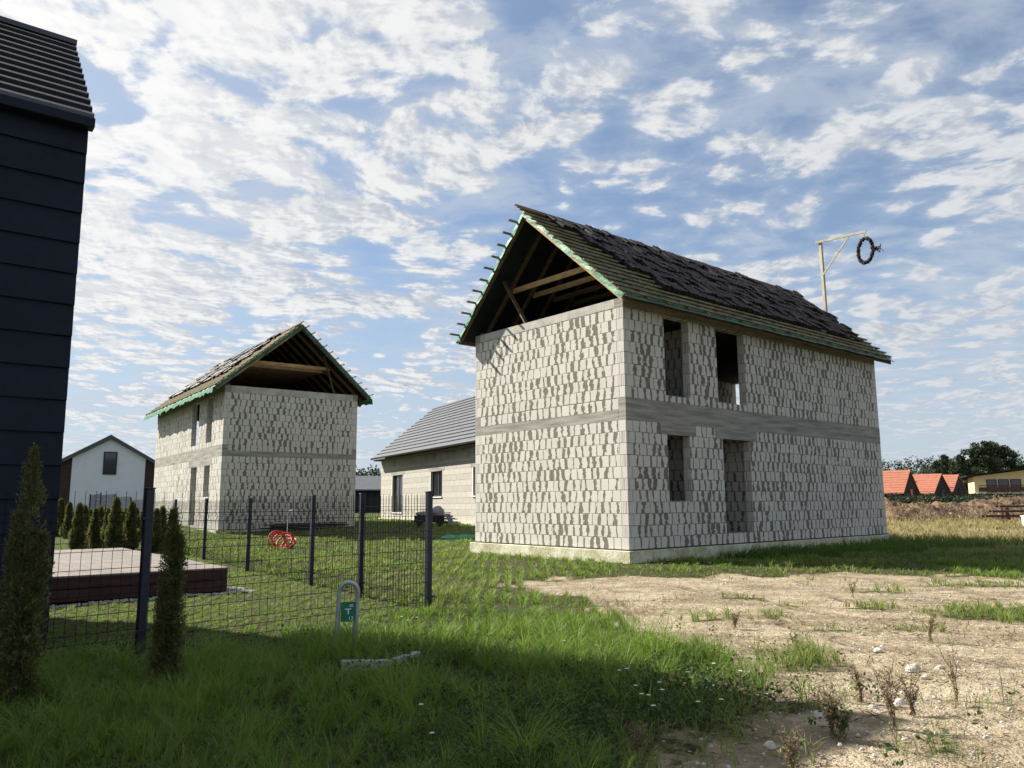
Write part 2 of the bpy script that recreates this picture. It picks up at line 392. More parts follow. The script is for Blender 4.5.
def block_house(name, loc, yaw, mirror, W, L, zb, H, tL, te0, te1, tr, zr, ze, o1, o2, near_holes, gable_far_holes, lint, label, group, smear, seed, rake_green, gable_band, zg=0.0):
    Mf = (lambda s, t, z: (t, s, z)) if mirror else None
    root = empty(name, loc, yaw, label, 'unfinished house', group)
    TH = .25
    B1 = zb+11*.3073; B2 = 4.31; T1 = 6.79; T2 = zb+H    # belt bottom/top, ring bottom/top
    Lx, Ly = (W, L) if mirror else (L, W)
    bm1 = blockmat('block_wall_lower_'+name, Lx, Ly, zb, smear=smear, seed=seed)
    bm2 = blockmat('block_wall_upper_'+name, Lx, Ly, B2, smear=smear, seed=seed+4.4)
    bm3 = blockmat('block_wall_inner_'+name, 99, 99, zb, smear=.5, seed=seed+7.)
    # foundation
    f = MB(Mf); f.box(-.13, L+.13, -.13, W+.13, zg-.5, zb-.02); f.build('foundation', M['plinth'], root, bevel=.01)
    f = MB(Mf); f.box(-.02, L+.02, -.02, W+.02, zb-.03, zb+.012); f.build('damp_course', M['black'], root)
    # near long wall (t=0..TH), far long wall, gable walls
    low = [h for h in near_holes if h[3] < B1]; upp = [h for h in near_holes if h[2] > B2]
    # lintel pockets are cut out of the lower wall
    cut = low+[(a, b, c, B1) for a, b, c in lint]
    for zz0, zz1, mt, hs, tag_ in ((zb+.012, B1, bm1, cut, 'lower_wall'), (B2, T1, bm2, upp, 'upper_wall')):
        w = MB(Mf)
        wall_cells(w, 's', 0, L, 0, TH, zz0, zz1, hs)
        wall_cells(w, 's', 0, L, W-TH, W, zz0, zz1, [] if tag_ == 'lower_wall' else [])
        wall_cells(w, 't', TH, W-TH, 0, TH, zz0, zz1, [])
        wall_cells(w, 't', TH, W-TH, L-TH, L, zz0, zz1, [h for h in gable_far_holes if h[2] > zz0 and h[3] < zz1])
        w.build(tag_, mt, root)
    for a, b_, c in lint:
        l = MB(Mf); l.box(a+.002, b_-.002, -.004, TH+.004, c+.002, B1-.002); l.build('lintel', M['concrete'], root)
    # belt: on the gable it is thinner, a cut course of blocks stands on it
    for bx_ in ((-.004, L+.004, -.006, TH, B1, B2-.002), (-.004, L+.004, W-TH, W+.006, B1, B2-.002), (-.003, TH, TH+.001, W-TH-.001, B1, B1+gable_band), (L-TH, L+.003, TH+.001, W-TH-.001, B1, B2-.002)):
        if bx_[2] == -.006 and gable_band < B2-B1-.05: bx_ = (-.0, *bx_[1:])
        r = MB(Mf); r.box(*bx_); r.build('ring_beam', M['concrete'], root)
    if gable_band < B2-B1-.05:
        r = MB(Mf); r.box(0, TH-.01, TH, W-TH, B1+gable_band, B2); r.build('cut_course', blockmat('block_cut_'+name, Lx, Ly, B1+gable_band, bh=.3073, smear=smear, seed=seed+2), root)
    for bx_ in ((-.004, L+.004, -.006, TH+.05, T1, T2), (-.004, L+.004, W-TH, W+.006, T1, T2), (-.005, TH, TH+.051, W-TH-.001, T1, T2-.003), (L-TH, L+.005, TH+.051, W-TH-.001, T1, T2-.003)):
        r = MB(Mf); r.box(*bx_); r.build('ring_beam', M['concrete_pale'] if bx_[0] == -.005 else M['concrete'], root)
    s_ = MB(Mf); s_.box(TH, L-TH, TH, W-TH, B1+.25, B2-.1); s_.build('floor_slab', M['slab'], root)
    s_ = MB(Mf); s_.box(TH, L-TH, TH, W-TH, zb-.01, zb+.1); s_.build('floor_slab', M['slab'], root)
    iw = MB(Mf); iw.box(5.9, 6.08, TH, W-TH, zb+.1, B1+.25); iw.box(1.0, 9.0, 3.0, 3.15, zb+.1, B1+.25); iw.box(3.2, 3.35, TH, 3.0, zb+.1, B1+.25)
    iw.box(3.35, 3.5, TH, W-TH, B2-.1, T1-.06)
    iw.build('partition_wall', bm3, root)
    ce = MB(Mf); ce.box(TH+.002, L-TH-.002, TH+.06, W-TH-.06, T1-.03, T1+.05); ce.build('attic_light_blocker', M['underlay'], root)  # dark slab added to keep sky light out of the upper openings
    # ---------------- roof
    def sl(side, s, d, n):
        "point on a roof slope: d metres up from the eave, n metres out of the plane"
        te = te0 if side == 0 else te1; sg = 1 if side == 0 else -1
        run = abs(tr-te); rise = zr-ze; LL = math.hypot(run, rise); ux, uz = run/LL, rise/LL
        return (s, te+sg*(ux*d-uz*n), ze+uz*d+ux*n)
    LEN = [math.hypot(tr-te0, zr-ze), math.hypot(te1-tr, zr-ze)]
    s0, s1 = -o1, L+o2
    mem = MB(Mf)
    for side in (0, 1):
        P = []
        ns, nd = 60, 14
        for i in range(ns+1):
            s = s0+(s1-s0)*i/ns; rowp = []
            for j in range(nd+1):
                d = LEN[side]*j/nd+(-.10 if j == 0 else 0)
                rowp.append(sl(side, s, d, .012*sin(i*2.4)+.008*sin(j*3.1+i)))
            P.append(rowp)
        mem.sheet(P, .012)
    roof = mem.build('roof', M['green'], root)
    und = MB(Mf)
    for side in (0, 1):
        und.sheet([[sl(side, s0+.03+(s1-s0-.06)*i/4, LEN[side]*j/2-.02, -.04) for j in range(3)] for i in range(5)], .006)
    und.build('underlay', M['underlay'], roof)
    nr = int((s1-s0)/.86)
    for i in range(nr+1):
        s = s0+.05+(s1-s0-.1)*i/nr
        for side in (0, 1):
            b = MB(Mf); b.beam(sl(side, s, -.02, -.105), sl(side, s, LEN[side]-.09, -.105), .07, .16, up=(0,0,1)); 
            b.build('rafter', M['wood_new'] if (i == 0 and side == 0) else M['wood'], roof)
            b = MB(Mf); b.beam(sl(side, s, 0, .03), sl(side, s, LEN[side], .03), .045, .035); b.build('counter_batten', M['batten'], roof)
        if -o1+.3 < s < L+.1:
            zc_ = 8.42
            ta = te0+(zc_-ze)/(zr-ze)*(tr-te0)+.22; tb = te1-(zc_-ze)/(zr-ze)*(te1-tr)-.22
            b = MB(Mf); b.beam((s+.075, ta, zc_), (s+.075, tb, zc_), .05, .17); b.build('collar_beam', M['wood_new'] if i < 3 else M['wood'], roof)
    wp = MB(Mf); wp.box(.1, L-.1, .12, .26, T2+.001, T2+.1); wp.build('wall_plate', M['wood'], roof)
    wp = MB(Mf); wp.box(.1, L-.1, W-.26, W-.12, T2+.001, T2+.1); wp.build('wall_plate', M['wood'], roof)
    br = MB(Mf); br.beam((.15, 5.45 if not mirror else 4.85, 9.0 if not mirror else 9.05), (.12, 4.05 if not mirror else 5.45, T2-.02), .14, .05); br.build('brace', M['wood'], roof)
    # ceiling boards hung under the collar beams on the far part
    for side in (0, 1):
        k = 0; d = .12
        while d < LEN[side]-.05:
            e1_ = random.uniform(.12, .42); e2_ = random.uniform(.05, .35)
            if side == 1: e1_ = random.uniform(.28, .36)
            b = MB(Mf); a = sl(side, s0-e1_, d, .07); c = sl(side, s1+e2_, d+random.uniform(-.03, .03), .07); b.beam(a, c, .075, .05); b.build('batten', M['batten'], roof)
            d += (.335 if side == 0 else .43); k += 1
    for e in (.05, .16):
        b = MB(Mf); b.beam(sl(0, s0-.45, LEN[0]-e, .12), sl(0, s1+.3, LEN[0]-e, .12), .05, .05); b.build('ridge_batten', M['batten'], roof)
    # eave boards
    for side in (0, 1):
        b = MB(Mf); b.beam(sl(side, s0, -.05, -.10), sl(side, s1, -.05, -.10), .025, .13 if not mirror else .1, up=(0,0,1)); b.build('fascia_board', M['wood'] if not mirror else M['green_bright'], roof)
    # membrane hanging over the rakes and the eave
    for side in (0, 1):
        P = []; n = 40
        for i in range(n+1):
            d = LEN[side]*i/n; hang = rake_green*(1+.14*sin(i*.37+side)+.10*sin(i*.93+1)+.05*sin(i*2.1))
            a = sl(side, s0-.012, d, .01); c = sl(side, s0-.03-.012*sin(i*.7), d, -hang)
            P.append([a, ((a[0]+c[0])/2-.008*sin(i*1.3), (a[1]+c[1])/2, (a[2]+c[2])/2), c])
        v = []; fcs = []
        for i, rw in enumerate(P):
            v += rw+[(p[0]+.012, p[1], p[2]) for p in rw]
        for i in range(n):
            for q in range(2):
                a = i*6+q; fcs.append((a, a+6, a+7, a+1)); a += 3; fcs.append((a, a+1, a+7, a+6))
            fcs.append((i*6+2, i*6+8, i*6+11, i*6+5)); fcs.append((i*6, i*6+3, i*6+9, i*6+6))
        b = MB(Mf); b.add(v, fcs); b.build('membrane_edge', M['green_bright'] if not mirror else M['green'], roof)
        P = []; n = 70
        v = []; fcs = []
        for i in range(n+1):
            s = s0+(s1-s0)*i/n; hg = (.04 if not mirror else .20)*(1+.2*sin(i*.8)+.15*sin(i*2.1))
            if mirror and i % 7 == 0: hg *= 1.3
            a = sl(side, s, -.105, .012); sgn = -1 if side == 0 else 1
            v += [a, (a[0], a[1]+sgn*.03, a[2]-hg), (a[0], a[1]+sgn*.012, a[2]), (a[0], a[1]+sgn*.042, a[2]-hg)]
        for i in range(n):
            a = i*4; fcs += [(a, a+4, a+5, a+1), (a+2, a+3, a+7, a+6), (a+1, a+5, a+7, a+3), (a, a+2, a+6, a+4)]
        b = MB(Mf); b.add(v, fcs); b.build('membrane_edge', M['green_bright'] if mirror else M['green'], roof)
    return root, sl, LEN, Mf

YAW1 = .7004092; LOC1 = (2.99438, 20.46316, 0)
main, slM, lenM, _ = block_house('block_house', LOC1, YAW1, False, 6.511, 14.456, .33, 6.705, 0, -.44, 6.93, 3.55, 10.42, 6.95, .42, .5,
    [(1.70,2.82,4.50,6.78),(4.16,5.64,4.50,6.78),(1.70,2.70,1.58,3.403),(4.28,5.70,.64,3.403)],
    [(5.2,6.255,4.9,6.74)], [(1.40,3.0,3.403),(3.92,6.1,3.403)],
    'large two-storey pale block house shell with sunlit gable, in the middle of the plot', 'unfinished block houses', 1.0, 0., .125, .28)
YAW2 = .624967; LOC2 = (-13.4408, 36.1428, 0)
small, slS, lenS, MfS = block_house('block_house', LOC2, YAW2, True, 6.698, 14.289, .40, 6.70, 0, -.58, 7.2, 3.42, 10.34, 6.95, .5, .5,
    [(1.95,2.95,4.55,6.78),(4.42,5.85,4.55,6.78),(1.95,2.95,1.92,3.43),(4.35,5.5,.5,3.43)],
    [(1.9,2.75,4.6,6.76)], [(1.6,6.0,3.43)],
    'smaller, more distant block house shell with green roof edges, behind the wire fence', 'unfinished block houses', .8, 13., .15, .25, .3)

# sheets of stacked timber and blocks inside the big house, seen through the right upper window
e1 = Vector((cos(YAW1), sin(YAW1), 0)); e2 = Vector((-sin(YAW1), cos(YAW1), 0))
def mainpt(s, t, z): return Vector(LOC1)+e1*s+e2*t+Vector((0,0,z))
pl = MB()
for k in range(9):
    for j in range(2): pl.box(-.9+random.uniform(-.06,.06), .9+random.uniform(-.06,.06), -.45+j*.46, -.02+j*.46, k*.1, k*.1+.075)
o = pl.build('timber_stack', M['black']); o.location = mainpt(11.2, 4.3, 4.22); o.rotation_euler = (0,0,YAW1)
tag(o, 'dark stack of boards seen through the right upper window of the block house', 'timber stack')

# ------------------------------------------------------------------ roof tiles stacked on the battens
def tile_stack_mesh(nm, n):
    b = MB()
    for k in range(n):
        x0 = -.17+random.uniform(-.015,.015); y0 = -.21+k*.010+random.uniform(-.012,.012); z = k*.030; tl = random.uniform(-.01,.012)
        pr = []
        for i in range(9):
            x = x0+.34*i/8; pr.append((x, .022*abs(sin(i/8*pi*2))))
        vs = []
        for (x, h) in pr:
            vs += [(x, y0, z+h+tl), (x, y0+.42, z+h-tl), (x, y0, z+h+tl-.018), (x, y0+.42, z+h-tl-.018)]
        fs = []
        for i in range(8):
            a = i*4; fs += [(a, a+4, a+5, a+1), (a+2, a+3, a+7, a+6), (a, a+2, a+6, a+4), (a+1, a+5, a+7, a+3)]
        fs += [(0,1,3,2), (32,34,35,33)]
        b.add(vs, fs)
    return b
def place_stacks(Mf, loc, yaw, sl, LEN, rows, s_from, s_to, step, label, group, nmin, nmax, mat):
    protos = []
    ca, sa = cos(yaw), sin(yaw)
    for k in range(5):
        protos.append(tile_stack_mesh('tile_stack', random.randint(nmin, nmax)).build('tile_stack', mat))
    used = [False]*5
    for ri, d in enumerate(rows):
        s = s_from(d)+random.uniform(0, .3)
        while s < s_to(d):
            k = random.randrange(5); o = protos[k] if not used[k] else protos[k].copy()
            if used[k]: col.objects.link(o)
            used[k] = True
            p = sl(0, s, d+random.uniform(-.05,.05), .115); pu = sl(0, s, d+1, .115); ps = sl(0, s+1, d, .115)
            f = (lambda q: Vector(Mf(*q))) if Mf else (lambda q: Vector(q))
            p, pu, ps = f(p), f(pu), f(ps)
            R = Matrix.Rotation(yaw, 3, 'Z')
            yv = (R@(pu-p)).normalized(); zv = (R@((ps-p).cross(pu-p))).normalized()
            if zv.z < 0: zv = -zv
            a = random.gauss(0,.045)
            xv = yv.cross(zv); xv2 = xv*cos(a)+yv*sin(a); yv2 = zv.cross(xv2)
            W_ = R@p+Vector(loc)
            o.matrix_world = Matrix(((xv2.x, yv2.x, zv.x, W_.x), (xv2.y, yv2.y, zv.y, W_.y), (xv2.z, yv2.z, zv.z, W_.z), (0,0,0,1)))
            tag(o, label, 'roof tiles', group)
            s += step*random.uniform(.92, 1.10)+(.45 if random.random() < .06 else 0)
    for k in range(5):
        if not used[k]: bpy.data.objects.remove(protos[k])
place_stacks(None, LOC1, YAW1, slM, lenM, [1.15+.47*i for i in range(9)], lambda d: 2.8-.5*d+.2*sin(d*5), lambda d: 14.75-.35*max(0, 2.6-d)+.2*sin(d*7), .41,
    'small stack of dark clay tiles laid on the battens of the big block house roof', 'tile stacks on the big block house roof', 2, 4, M['tile'])
place_stacks(MfS, LOC2, YAW2, slS, lenS, [1.5+.62*i for i in range(6)], lambda d: 1.3, lambda d: 13.2, .7,
    'small stack of dark tiles laid on the roof of the distant block house', 'tile stacks on the distant block house roof', 3, 5, M['tile'])

# ------------------------------------------------------------------ topping-out pole and wreath
root = empty('hoist_frame', tuple(mainpt(15.02, 2.1, 9.0)), YAW1, 'pale timber post with a braced arm rising from the far gable of the big roof', 'wooden frame')
b = MB(); b.beam((0,0,-.35), (.0,.03,3.36), .12, .11, tw=.1); b.build('post', M['pole'], root, bevel=.004)
b = MB(); b.beam((-.09,.20,3.40), (-.09,-1.95,3.30), .045, .10); b.build('arm', M['pole'], root, bevel=.004)
b = MB(); b.beam((-.09,.0,1.9), (-.09,-1.22,3.26), .035, .07); b.build('brace', M['pole'], root, bevel=.003)
wr = empty('wreath', tuple(mainpt(15.02-.09, .22, 11.52)), YAW1-.35, 'dark dried wreath with loose ribbon ends hanging from the timber arm', 'wreath')
b = MB(); pts = []; rad = []
for i in range(40):
    t = 2*pi*i/40; r = 1+.05*sin(i*3.1); pts.append((.02*sin(i*1.7), -.38*sin(t)*r, .50*cos(t)*r)); rad.append(.05+.025*random.random())
b.tube(pts, rad, 7, True)
for i in range(520):
    t = random.uniform(0, 2*pi); c = Vector((0, -.38*sin(t), .50*cos(t))); dd = Vector((random.gauss(0,1), random.gauss(0,1), random.gauss(0,1))).normalized()
    p = c+dd*.05; q_ = c+dd*random.uniform(.07,.115); w = dd.cross(Vector((.3,.5,.7))).normalized()*.018
    b.add([tuple(p-w), tuple(p+w), tuple(q_+w*.4), tuple(q_-w*.4)], [(0,1,2,3)])
b.build('ring', M['wreath'], wr)
b = MB()
for k in range(9):
    y0 = -.40; pts = [(0.02*k-.08, y0, -.02)]
    for j in range(1, 5): pts.append((pts[-1][0]+random.uniform(-.04,.04), y0-j*random.uniform(.05,.11), -.02+random.uniform(-.18,.16)*j/4-.03*j))
    for a, c in zip(pts[:-1], pts[1:]): b.beam(a, c, .05-.007*k/2, .008)
b.build('ribbon', M['wreath'], wr)
b = MB(); b.tube([(0,0,.52),(0,.0,.76)], .008, 5); b.build('cord', M['black'], wr)

# ------------------------------------------------------------------ dark house on the left
YD = radians(38); DC = (-4.935, 8.56, 0)
dk = empty('dark_house', DC, YD, 'tall navy-clad house cut off by the left edge of the picture', 'house')
EZ, RZ, DW, DL = 6.05, 7.95, 4.0, 10.0
b = MB(); lap = .36; z = EZ-.12
prof = []
while z > 0:
    z2 = max(z-lap, -.2); prof += [(z, 0.0), (z2+.012, -.028), (z2+.01, 0.0)]; z = z2
# long front wall facing the camera and back wall, lapped boards
for ysign, y0 in ((1, 0.0), (-1, DW)):
    vs = []; fs = []
    for (zz, off) in prof: vs += [(0, y0+ysign*off, zz), (-DL, y0+ysign*off, zz)]
    for i in range(len(prof)-1): fs.append((2*i, 2*i+1, 2*i+3, 2*i+2))
    b.add(vs, fs)
b.box(-DL+.03, -.004, .05, DW-.05, -.2, EZ-.1)
for xs in (-.004, -DL+.002):
    vs = [(xs, 0, -.2), (xs, DW, -.2), (xs, DW, EZ-.05), (xs, DW/2, RZ-.12), (xs, 0, EZ-.05), (xs-.2, 0, -.2), (xs-.2, DW, -.2), (xs-.2, DW, EZ-.05), (xs-.2, DW/2, RZ-.12), (xs-.2, 0, EZ-.05)]
    b.add(vs, [(0,1,2,3,4), (9,8,7,6,5), (0,4,9,5), (1,6,7,2), (2,7,8,3), (3,8,9,4)])
b.build('wall', M['clad'], dk)
b = MB(); nl = 12
for side in (0, 1):
    y0, y1 = (-.10, DW/2) if side == 0 else (DW+.10, DW/2)
    vs = []; fs = []; P = []
    for i in range(nl):
        for (f, h) in ((i/nl, .055), ((i+.30)/nl, .05), ((i+.45)/nl, .022), ((i+1)/nl, .006)):
            y = y0+(y1-y0)*f; zz = EZ-.06+(RZ-EZ+.06)*f; nn = Vector((0, -(1 if side == 0 else -1)*.69, .72)); P.append((y+nn.y*h, zz+nn.z*h))
    for (y, zz) in P: vs += [(.03, y, zz), (-DL-.03, y, zz)]
    for (y, zz) in P: vs += [(.03, y, zz-.09), (-DL-.03, y, zz-.09)]
    n = len(P)
    for i in range(n-1):
        a = 2*i; c = 2*n+2*i; fs += [(a, a+2, a+3, a+1), (c, c+1, c+3, c+2), (a, c, c+2, a+2), (a+1, a+3, c+3, c+1)]
    fs += [(0,1,2*n+1,2*n), (2*n-2, 4*n-2, 4*n-1, 2*n-1)]
    b.add(vs, fs)
rf = b.build('roof', M['darkroof'], dk)
b = MB(); b.box(-DL-.04, .04, -.17, -.02, EZ-.19, EZ-.075); b.build('eave_trim', M['clad'], dk, bevel=.006)
b = MB(); b.beam((.045, DW/2, RZ+.03), (-DL-.04, DW/2, RZ+.03), .16, .07); b.build('ridge_cap', M['darkroof'], rf)

# ------------------------------------------------------------------ deck beside the dark house
ex = Vector((cos(YD), sin(YD), 0)); ey = Vector((-sin(YD), cos(YD), 0))
dr = Vector((-6.36, 10.98, 0))+ey*1.85-ex*1.6
dr.z = 0
dkc = empty('wooden_deck', tuple(dr), YD, 'raised timber terrace with dark red-brown side boards beside the navy house', 'deck')
DWd = 4.62; DLd = 8.4
DH = .44
b = MB()
for i in range(2): b.box(.02, DWd, -.02, .02, .03+i*.2, .03+i*.2+.19); b.box(DWd-.02, DWd+.02, .024, DLd, .03+i*.2, .03+i*.2+.19)
b.build('side_board', M['deckside'], dkc, bevel=.004)
b = MB(); nb = 19
for i in range(nb): b.box(.02+i*DWd/nb, .02+(i+1)*DWd/nb-.008, -.04, DLd, DH-.03, DH)
b.build('deck_boards', M['decktop'], dkc)
b = MB(); b.box(.1, DWd-.1, .1, DLd-.1, 0, DH-.035); b.build('deck_frame', M['black'], dkc)
# gravel strip round the deck
b = MB()
for i in range(1500):
    if random.random() < .6: x = random.uniform(0, DWd+.45); y = -random.uniform(.03,.36)
    else: x = DWd+random.uniform(.03,.42); y = random.uniform(0, DLd*.6)
    p = dr+ex*x+ey*y; r = random.uniform(.012,.03); zz = tz(p.x, p.y)+r*.3
    th = random.uniform(0, pi); vs = []
    for k in range(5): a = th+2*pi*k/5; rr = r*random.uniform(.7,1.2); vs.append((p.x+cos(a)*rr, p.y+sin(a)*rr, zz-r*.3))
    for k in range(5): a = th+2*pi*k/5; rr = r*random.uniform(.5,.8); vs.append((p.x+cos(a)*rr, p.y+sin(a)*rr, zz+r*.6))
    b.add(vs, [(5,6,7,8,9)]+[(k, (k+1)%5, 5+(k+1)%5, 5+k) for k in range(5)])
tag(b.build('gravel', M['gravel']), 'grey gravel strip along the foot of the deck', None, None, 'stuff')

# ------------------------------------------------------------------ wire fences
def fence(name, p0, p1, posts, label, wire_gap=.1, back=False, H=1.67, first=None):
    p0 = Vector((*p0, 0)); p1 = Vector((*p1, 0)); d = (p1-p0); L = d.length; d.normalize(); yaw = math.atan2(d.y, d.x)
    root = empty(name, tuple(p0), yaw, label, 'fence', 'dark wire mesh fences')
    zt = lambda x: tz(p0.x+d.x*x, p0.y+d.y*x)
    for x in posts:
        z = zt(x); b = MB(); b.box(x-.042, x+.042, -.038, .038, z-.3, z+H+.03); po = b.build('post', M['navy'], root, bevel=.005)
        b = MB(); b.box(x-.047, x+.047, -.043, .043, z+H+.031, z+H+.05); b.build('cap', M['navy'], po, bevel=.004)
        for hz in (.22, 1.38):
            b = MB(); b.box(x-.075, x+.075, -.052, -.0385, z+hz, z+hz+.025); b.build('clamp', M['navy'], po)
    if first is not None: posts = [first]+list(posts)
    for a, c in zip(posts[:-1], posts[1:]):
        b = MB(); x = a+.06; r = .0027
        z0 = (zt(a)+zt(c))/2
        # vertical wires, folded outward at the horizontal beads
        prof = [(.03,0),(.16,0),(.205,-.035),(.25,0),(.62,0),(.665,-.035),(.71,0),(1.06,0),(1.105,-.035),(1.15,0),(1.36,0),(1.405,-.035),(1.45,0),(H,0)]
        if back: prof = [(.03,0),(H,0)]
        while x < c-.05:
            P = [(x, y, z0+z) for z, y in prof]
            if back: b.beam(P[0], P[1], r*2.2, r*2.2)
            else:
                vs = []; fs = []
                for q_ in P: vs += [(q_[0]-r, q_[1]-r, q_[2]), (q_[0]+r, q_[1]-r, q_[2]), (q_[0], q_[1]+r, q_[2])]
                for i in range(len(P)-1):
                    for k in range(3): fs.append((i*3+k, i*3+(k+1)%3, i*3+3+(k+1)%3, i*3+3+k))
                b.add(vs, fs)
            x += wire_gap
        for hz in ((.05,.16,.25,.43,.62,.71,.88,1.06,1.15,1.36,1.45) if not back else (.05,.25,.7,1.1,1.3,1.5)):
            b.beam((a+.04, -.006, z0+hz), (c-.04, -.006, z0+hz), .006, .006)
        b.build('wire_panel', M['wire'], root)
A = (-3.91, 8.48); D = (-1.21, 11.42)
fd = Vector((D[0]-A[0], D[1]-A[1])); fl = fd.length; fd.normalize()
AL = (A[0]-fd.x*2.5, A[1]-fd.y*2.5)
fence('wire_fence', AL, D, [0, 2.5, 2.5+fl], 'nearest dark wire mesh fence, with two thick posts, crossing behind the small thujas')
sd = Vector((-.559, .829))
ts = [2.42, 4.79, 9.15, 13.6, 17.9, 22.6, 27.5, 32.5, 38, 43]
fence('wire_fence', D, (D[0]+sd.x*45, D[1]+sd.y*45), ts, 'long dark wire mesh fence running away from the corner post towards the white gabled house', back=True, first=.1)

# ------------------------------------------------------------------ marker loop and kerb
mx, my = gp(347, 655); mx2, my2 = gp(346, 650)
rk = empty('marker_loop', (mx, my, tz(mx, my)), radians(14), 'bent grey steel loop standing in grass with a small green number plate', 'marker post')
pts = [(-.125, 0, -.15), (-.105, 0, .35), (-.095, 0, .60)]
for i in range(9):
    a = pi-pi*i/8; pts.append((.095*cos(a), 0, .63+.095*sin(a)))
pts += [(.095, 0, .60), (.085, 0, .35), (.05, 0, -.15)]
b = MB(); b.tube(pts, .024, 12); b.build('loop', M['galv'], rk, smooth=True)
b = MB(); b.box(-.075, .072, -.034, -.026, .33, .53); sg = b.build('plate', M['signgreen'], rk, bevel=.002)
b = MB(); b.box(-.035, .030, -.0375, -.0345, .452, .462); b.box(-.006, .006, -.0375, -.0345, .405, .451); b.box(.012,.05,-.0375,-.0345,.495,.503); b.box(.012,.05,-.0375,-.0345,.480,.487)
b.build('symbol', M['white'], sg)
fc = bpy.data.curves.new('number', 'FONT'); fc.body = '12'; fc.size = .055; fc.extrude = .001; fc.materials.append(M['white'])
fo = bpy.data.objects.new('number', fc); col.objects.link(fo); fo.parent = sg; fo.location = (.0, -.0362, .345); fo.rotation_euler = (pi/2, 0, 0)
kx, ky = gp(340, 670); kx2, ky2 = gp(392, 666); 
def kerb(name, p, q_, label, w, h, cut):
    b = MB(); n = 10; P = []
    for i in range(n+1):
        f = i/n; c = Vector(p).lerp(Vector(q_), f); r = (Vector(q_)-Vector(p)).normalized().cross(Vector((0,0,1)))
        ww = w*(1+.04*random.uniform(-1,1)); hh = h*(1+.06*random.uniform(-1,1))*(1-cut*f)
        P.append([c-r*ww/2, c+r*ww/2, c+r*ww*.40+Vector((0,0,hh)), c-r*ww*.42+Vector((0,0,hh))])
    vs = [tuple(v) for r_ in P for v in r_]; fs = [(3,2,1,0), (4*n, 4*n+1, 4*n+2, 4*n+3)]
    for i in range(n):
        for k in range(4): fs.append((4*i+k, 4*i+(k+1)%4, 4*i+4+(k+1)%4, 4*i+4+k))
    b.add(vs, fs); o = b.build(name, M['kerb'], None, bevel=.004); tag(o, label, 'kerb stone', 'broken kerb pieces by the marker loop')
p1 = gp(341, 671); p2 = gp(391, 669); p3 = gp(394, 667); p4 = gp(418, 660)
kerb('kerb_stone', (*p1, tz(*p1)+.0), (*p2, tz(*p2)+.0), 'longer straight grey kerb piece lying in grass below the marker loop', .10, .095, .15)
kerb('kerb_stone', (*p3, tz(*p3)+.02), (*p4, tz(*p4)+.05), 'short pale broken kerb piece at the right end of the longer one', .09, .06, .4)

# ------------------------------------------------------------------ third house with grey roof
P3 = (-7.2, 43.0, 0); Y3 = math.atan2(.458, .889)          # local x = gable direction, local -y = along the visible wall
P3 = (-7.2*1.27, 43*1.27, 1.55-1.55*1.27)
h3 = empty('grey_roof_house', P3, Y3, 'single-storey pale block house with grey tiled roof, behind the two shells', 'house')
h3.scale = (1.27,)*3
L3 = 15.; W3 = 7.0
bm3 = blockmat('large_block_wall', W3, 1., .78, bw=.6, bh=.25, smear=.12, light=(.50,.475,.42), dark=(.42,.40,.35), mortar=(.28,.265,.23), seed=31.)
b = MB()
holes = [(-3.55,-1.95,1.10,3.0), (-8.85,-7.45,1.85,3.0), (-13.5,-12.2,1.85,3.0)]
wall_cells(b, 't', -L3, 0, 0, .25, .78, 3.45, holes); wall_cells(b, 't', -L3, 0, W3-.25, W3, .78, 3.45, [])
b.box(.25, W3-.25, -.25, 0, .78, 3.45); b.box(.25, W3-.25, -L3, -L3+.25, .78, 3.45)
for yy in (-.25, -L3): b.add([(0.01,yy,3.9),(W3-.01,yy,3.9),(W3/2,yy,7.0),(0.01,yy+.25,3.9),(W3-.01,yy+.25,3.9),(W3/2,yy+.25,7.0)], [(0,1,2),(5,4,3),(0,3,4,1),(1,4,5,2),(2,5,3,0)])
b.build('wall', bm3, h3)
b = MB(); b.box(-.003, .25, -L3, 0, 3.452, 3.9); b.box(W3-.25, W3+.003, -L3, 0, 3.452, 3.9); b.box(.25, W3-.25, -.25, 0, 3.452, 3.9); b.box(.25, W3-.25, -L3, -L3+.25, 3.452, 3.9); b.build('ring_beam', M['concrete_pale'], h3)
b = MB(); b.box(-.1, W3+.1, -L3-.1, .1, -.2, .779); b.build('foundation', M['plinth'], h3, bevel=.01)
for (a, c, z0, z1) in holes:
    b = MB(); b.box(-.006, .05, a-.25, c+.25, z1+.002, z1+.22); b.build('lintel', M['concrete'], h3)
    b = MB(); f = .07
    b.box(.10, .16, a, a+f, z0, z1); b.box(.10, .16, c-f, c, z0, z1); b.box(.10, .16, a+f, c-f, z0, z0+f); b.box(.10, .16, a+f, c-f, z1-f, z1); b.box(.10, .16, (a+c)/2-.05, (a+c)/2+.05, z0+f, z1-f)
    w = b.build('window', M['frame'], h3)
    b = MB(); b.box(.12, .135, a+f, c-f, z0+f, z1-f); b.build('pane', M['glass'], w)
    b = MB(); b.box(-.01, .10, c+.001, c+.07, z0, z1); b.build('reveal', M['white'], w)
    b = MB(); b.box(-.05, .09, a-.03, c+.03, z0-.05, z0-.002); b.build('sill', M['white'], w)
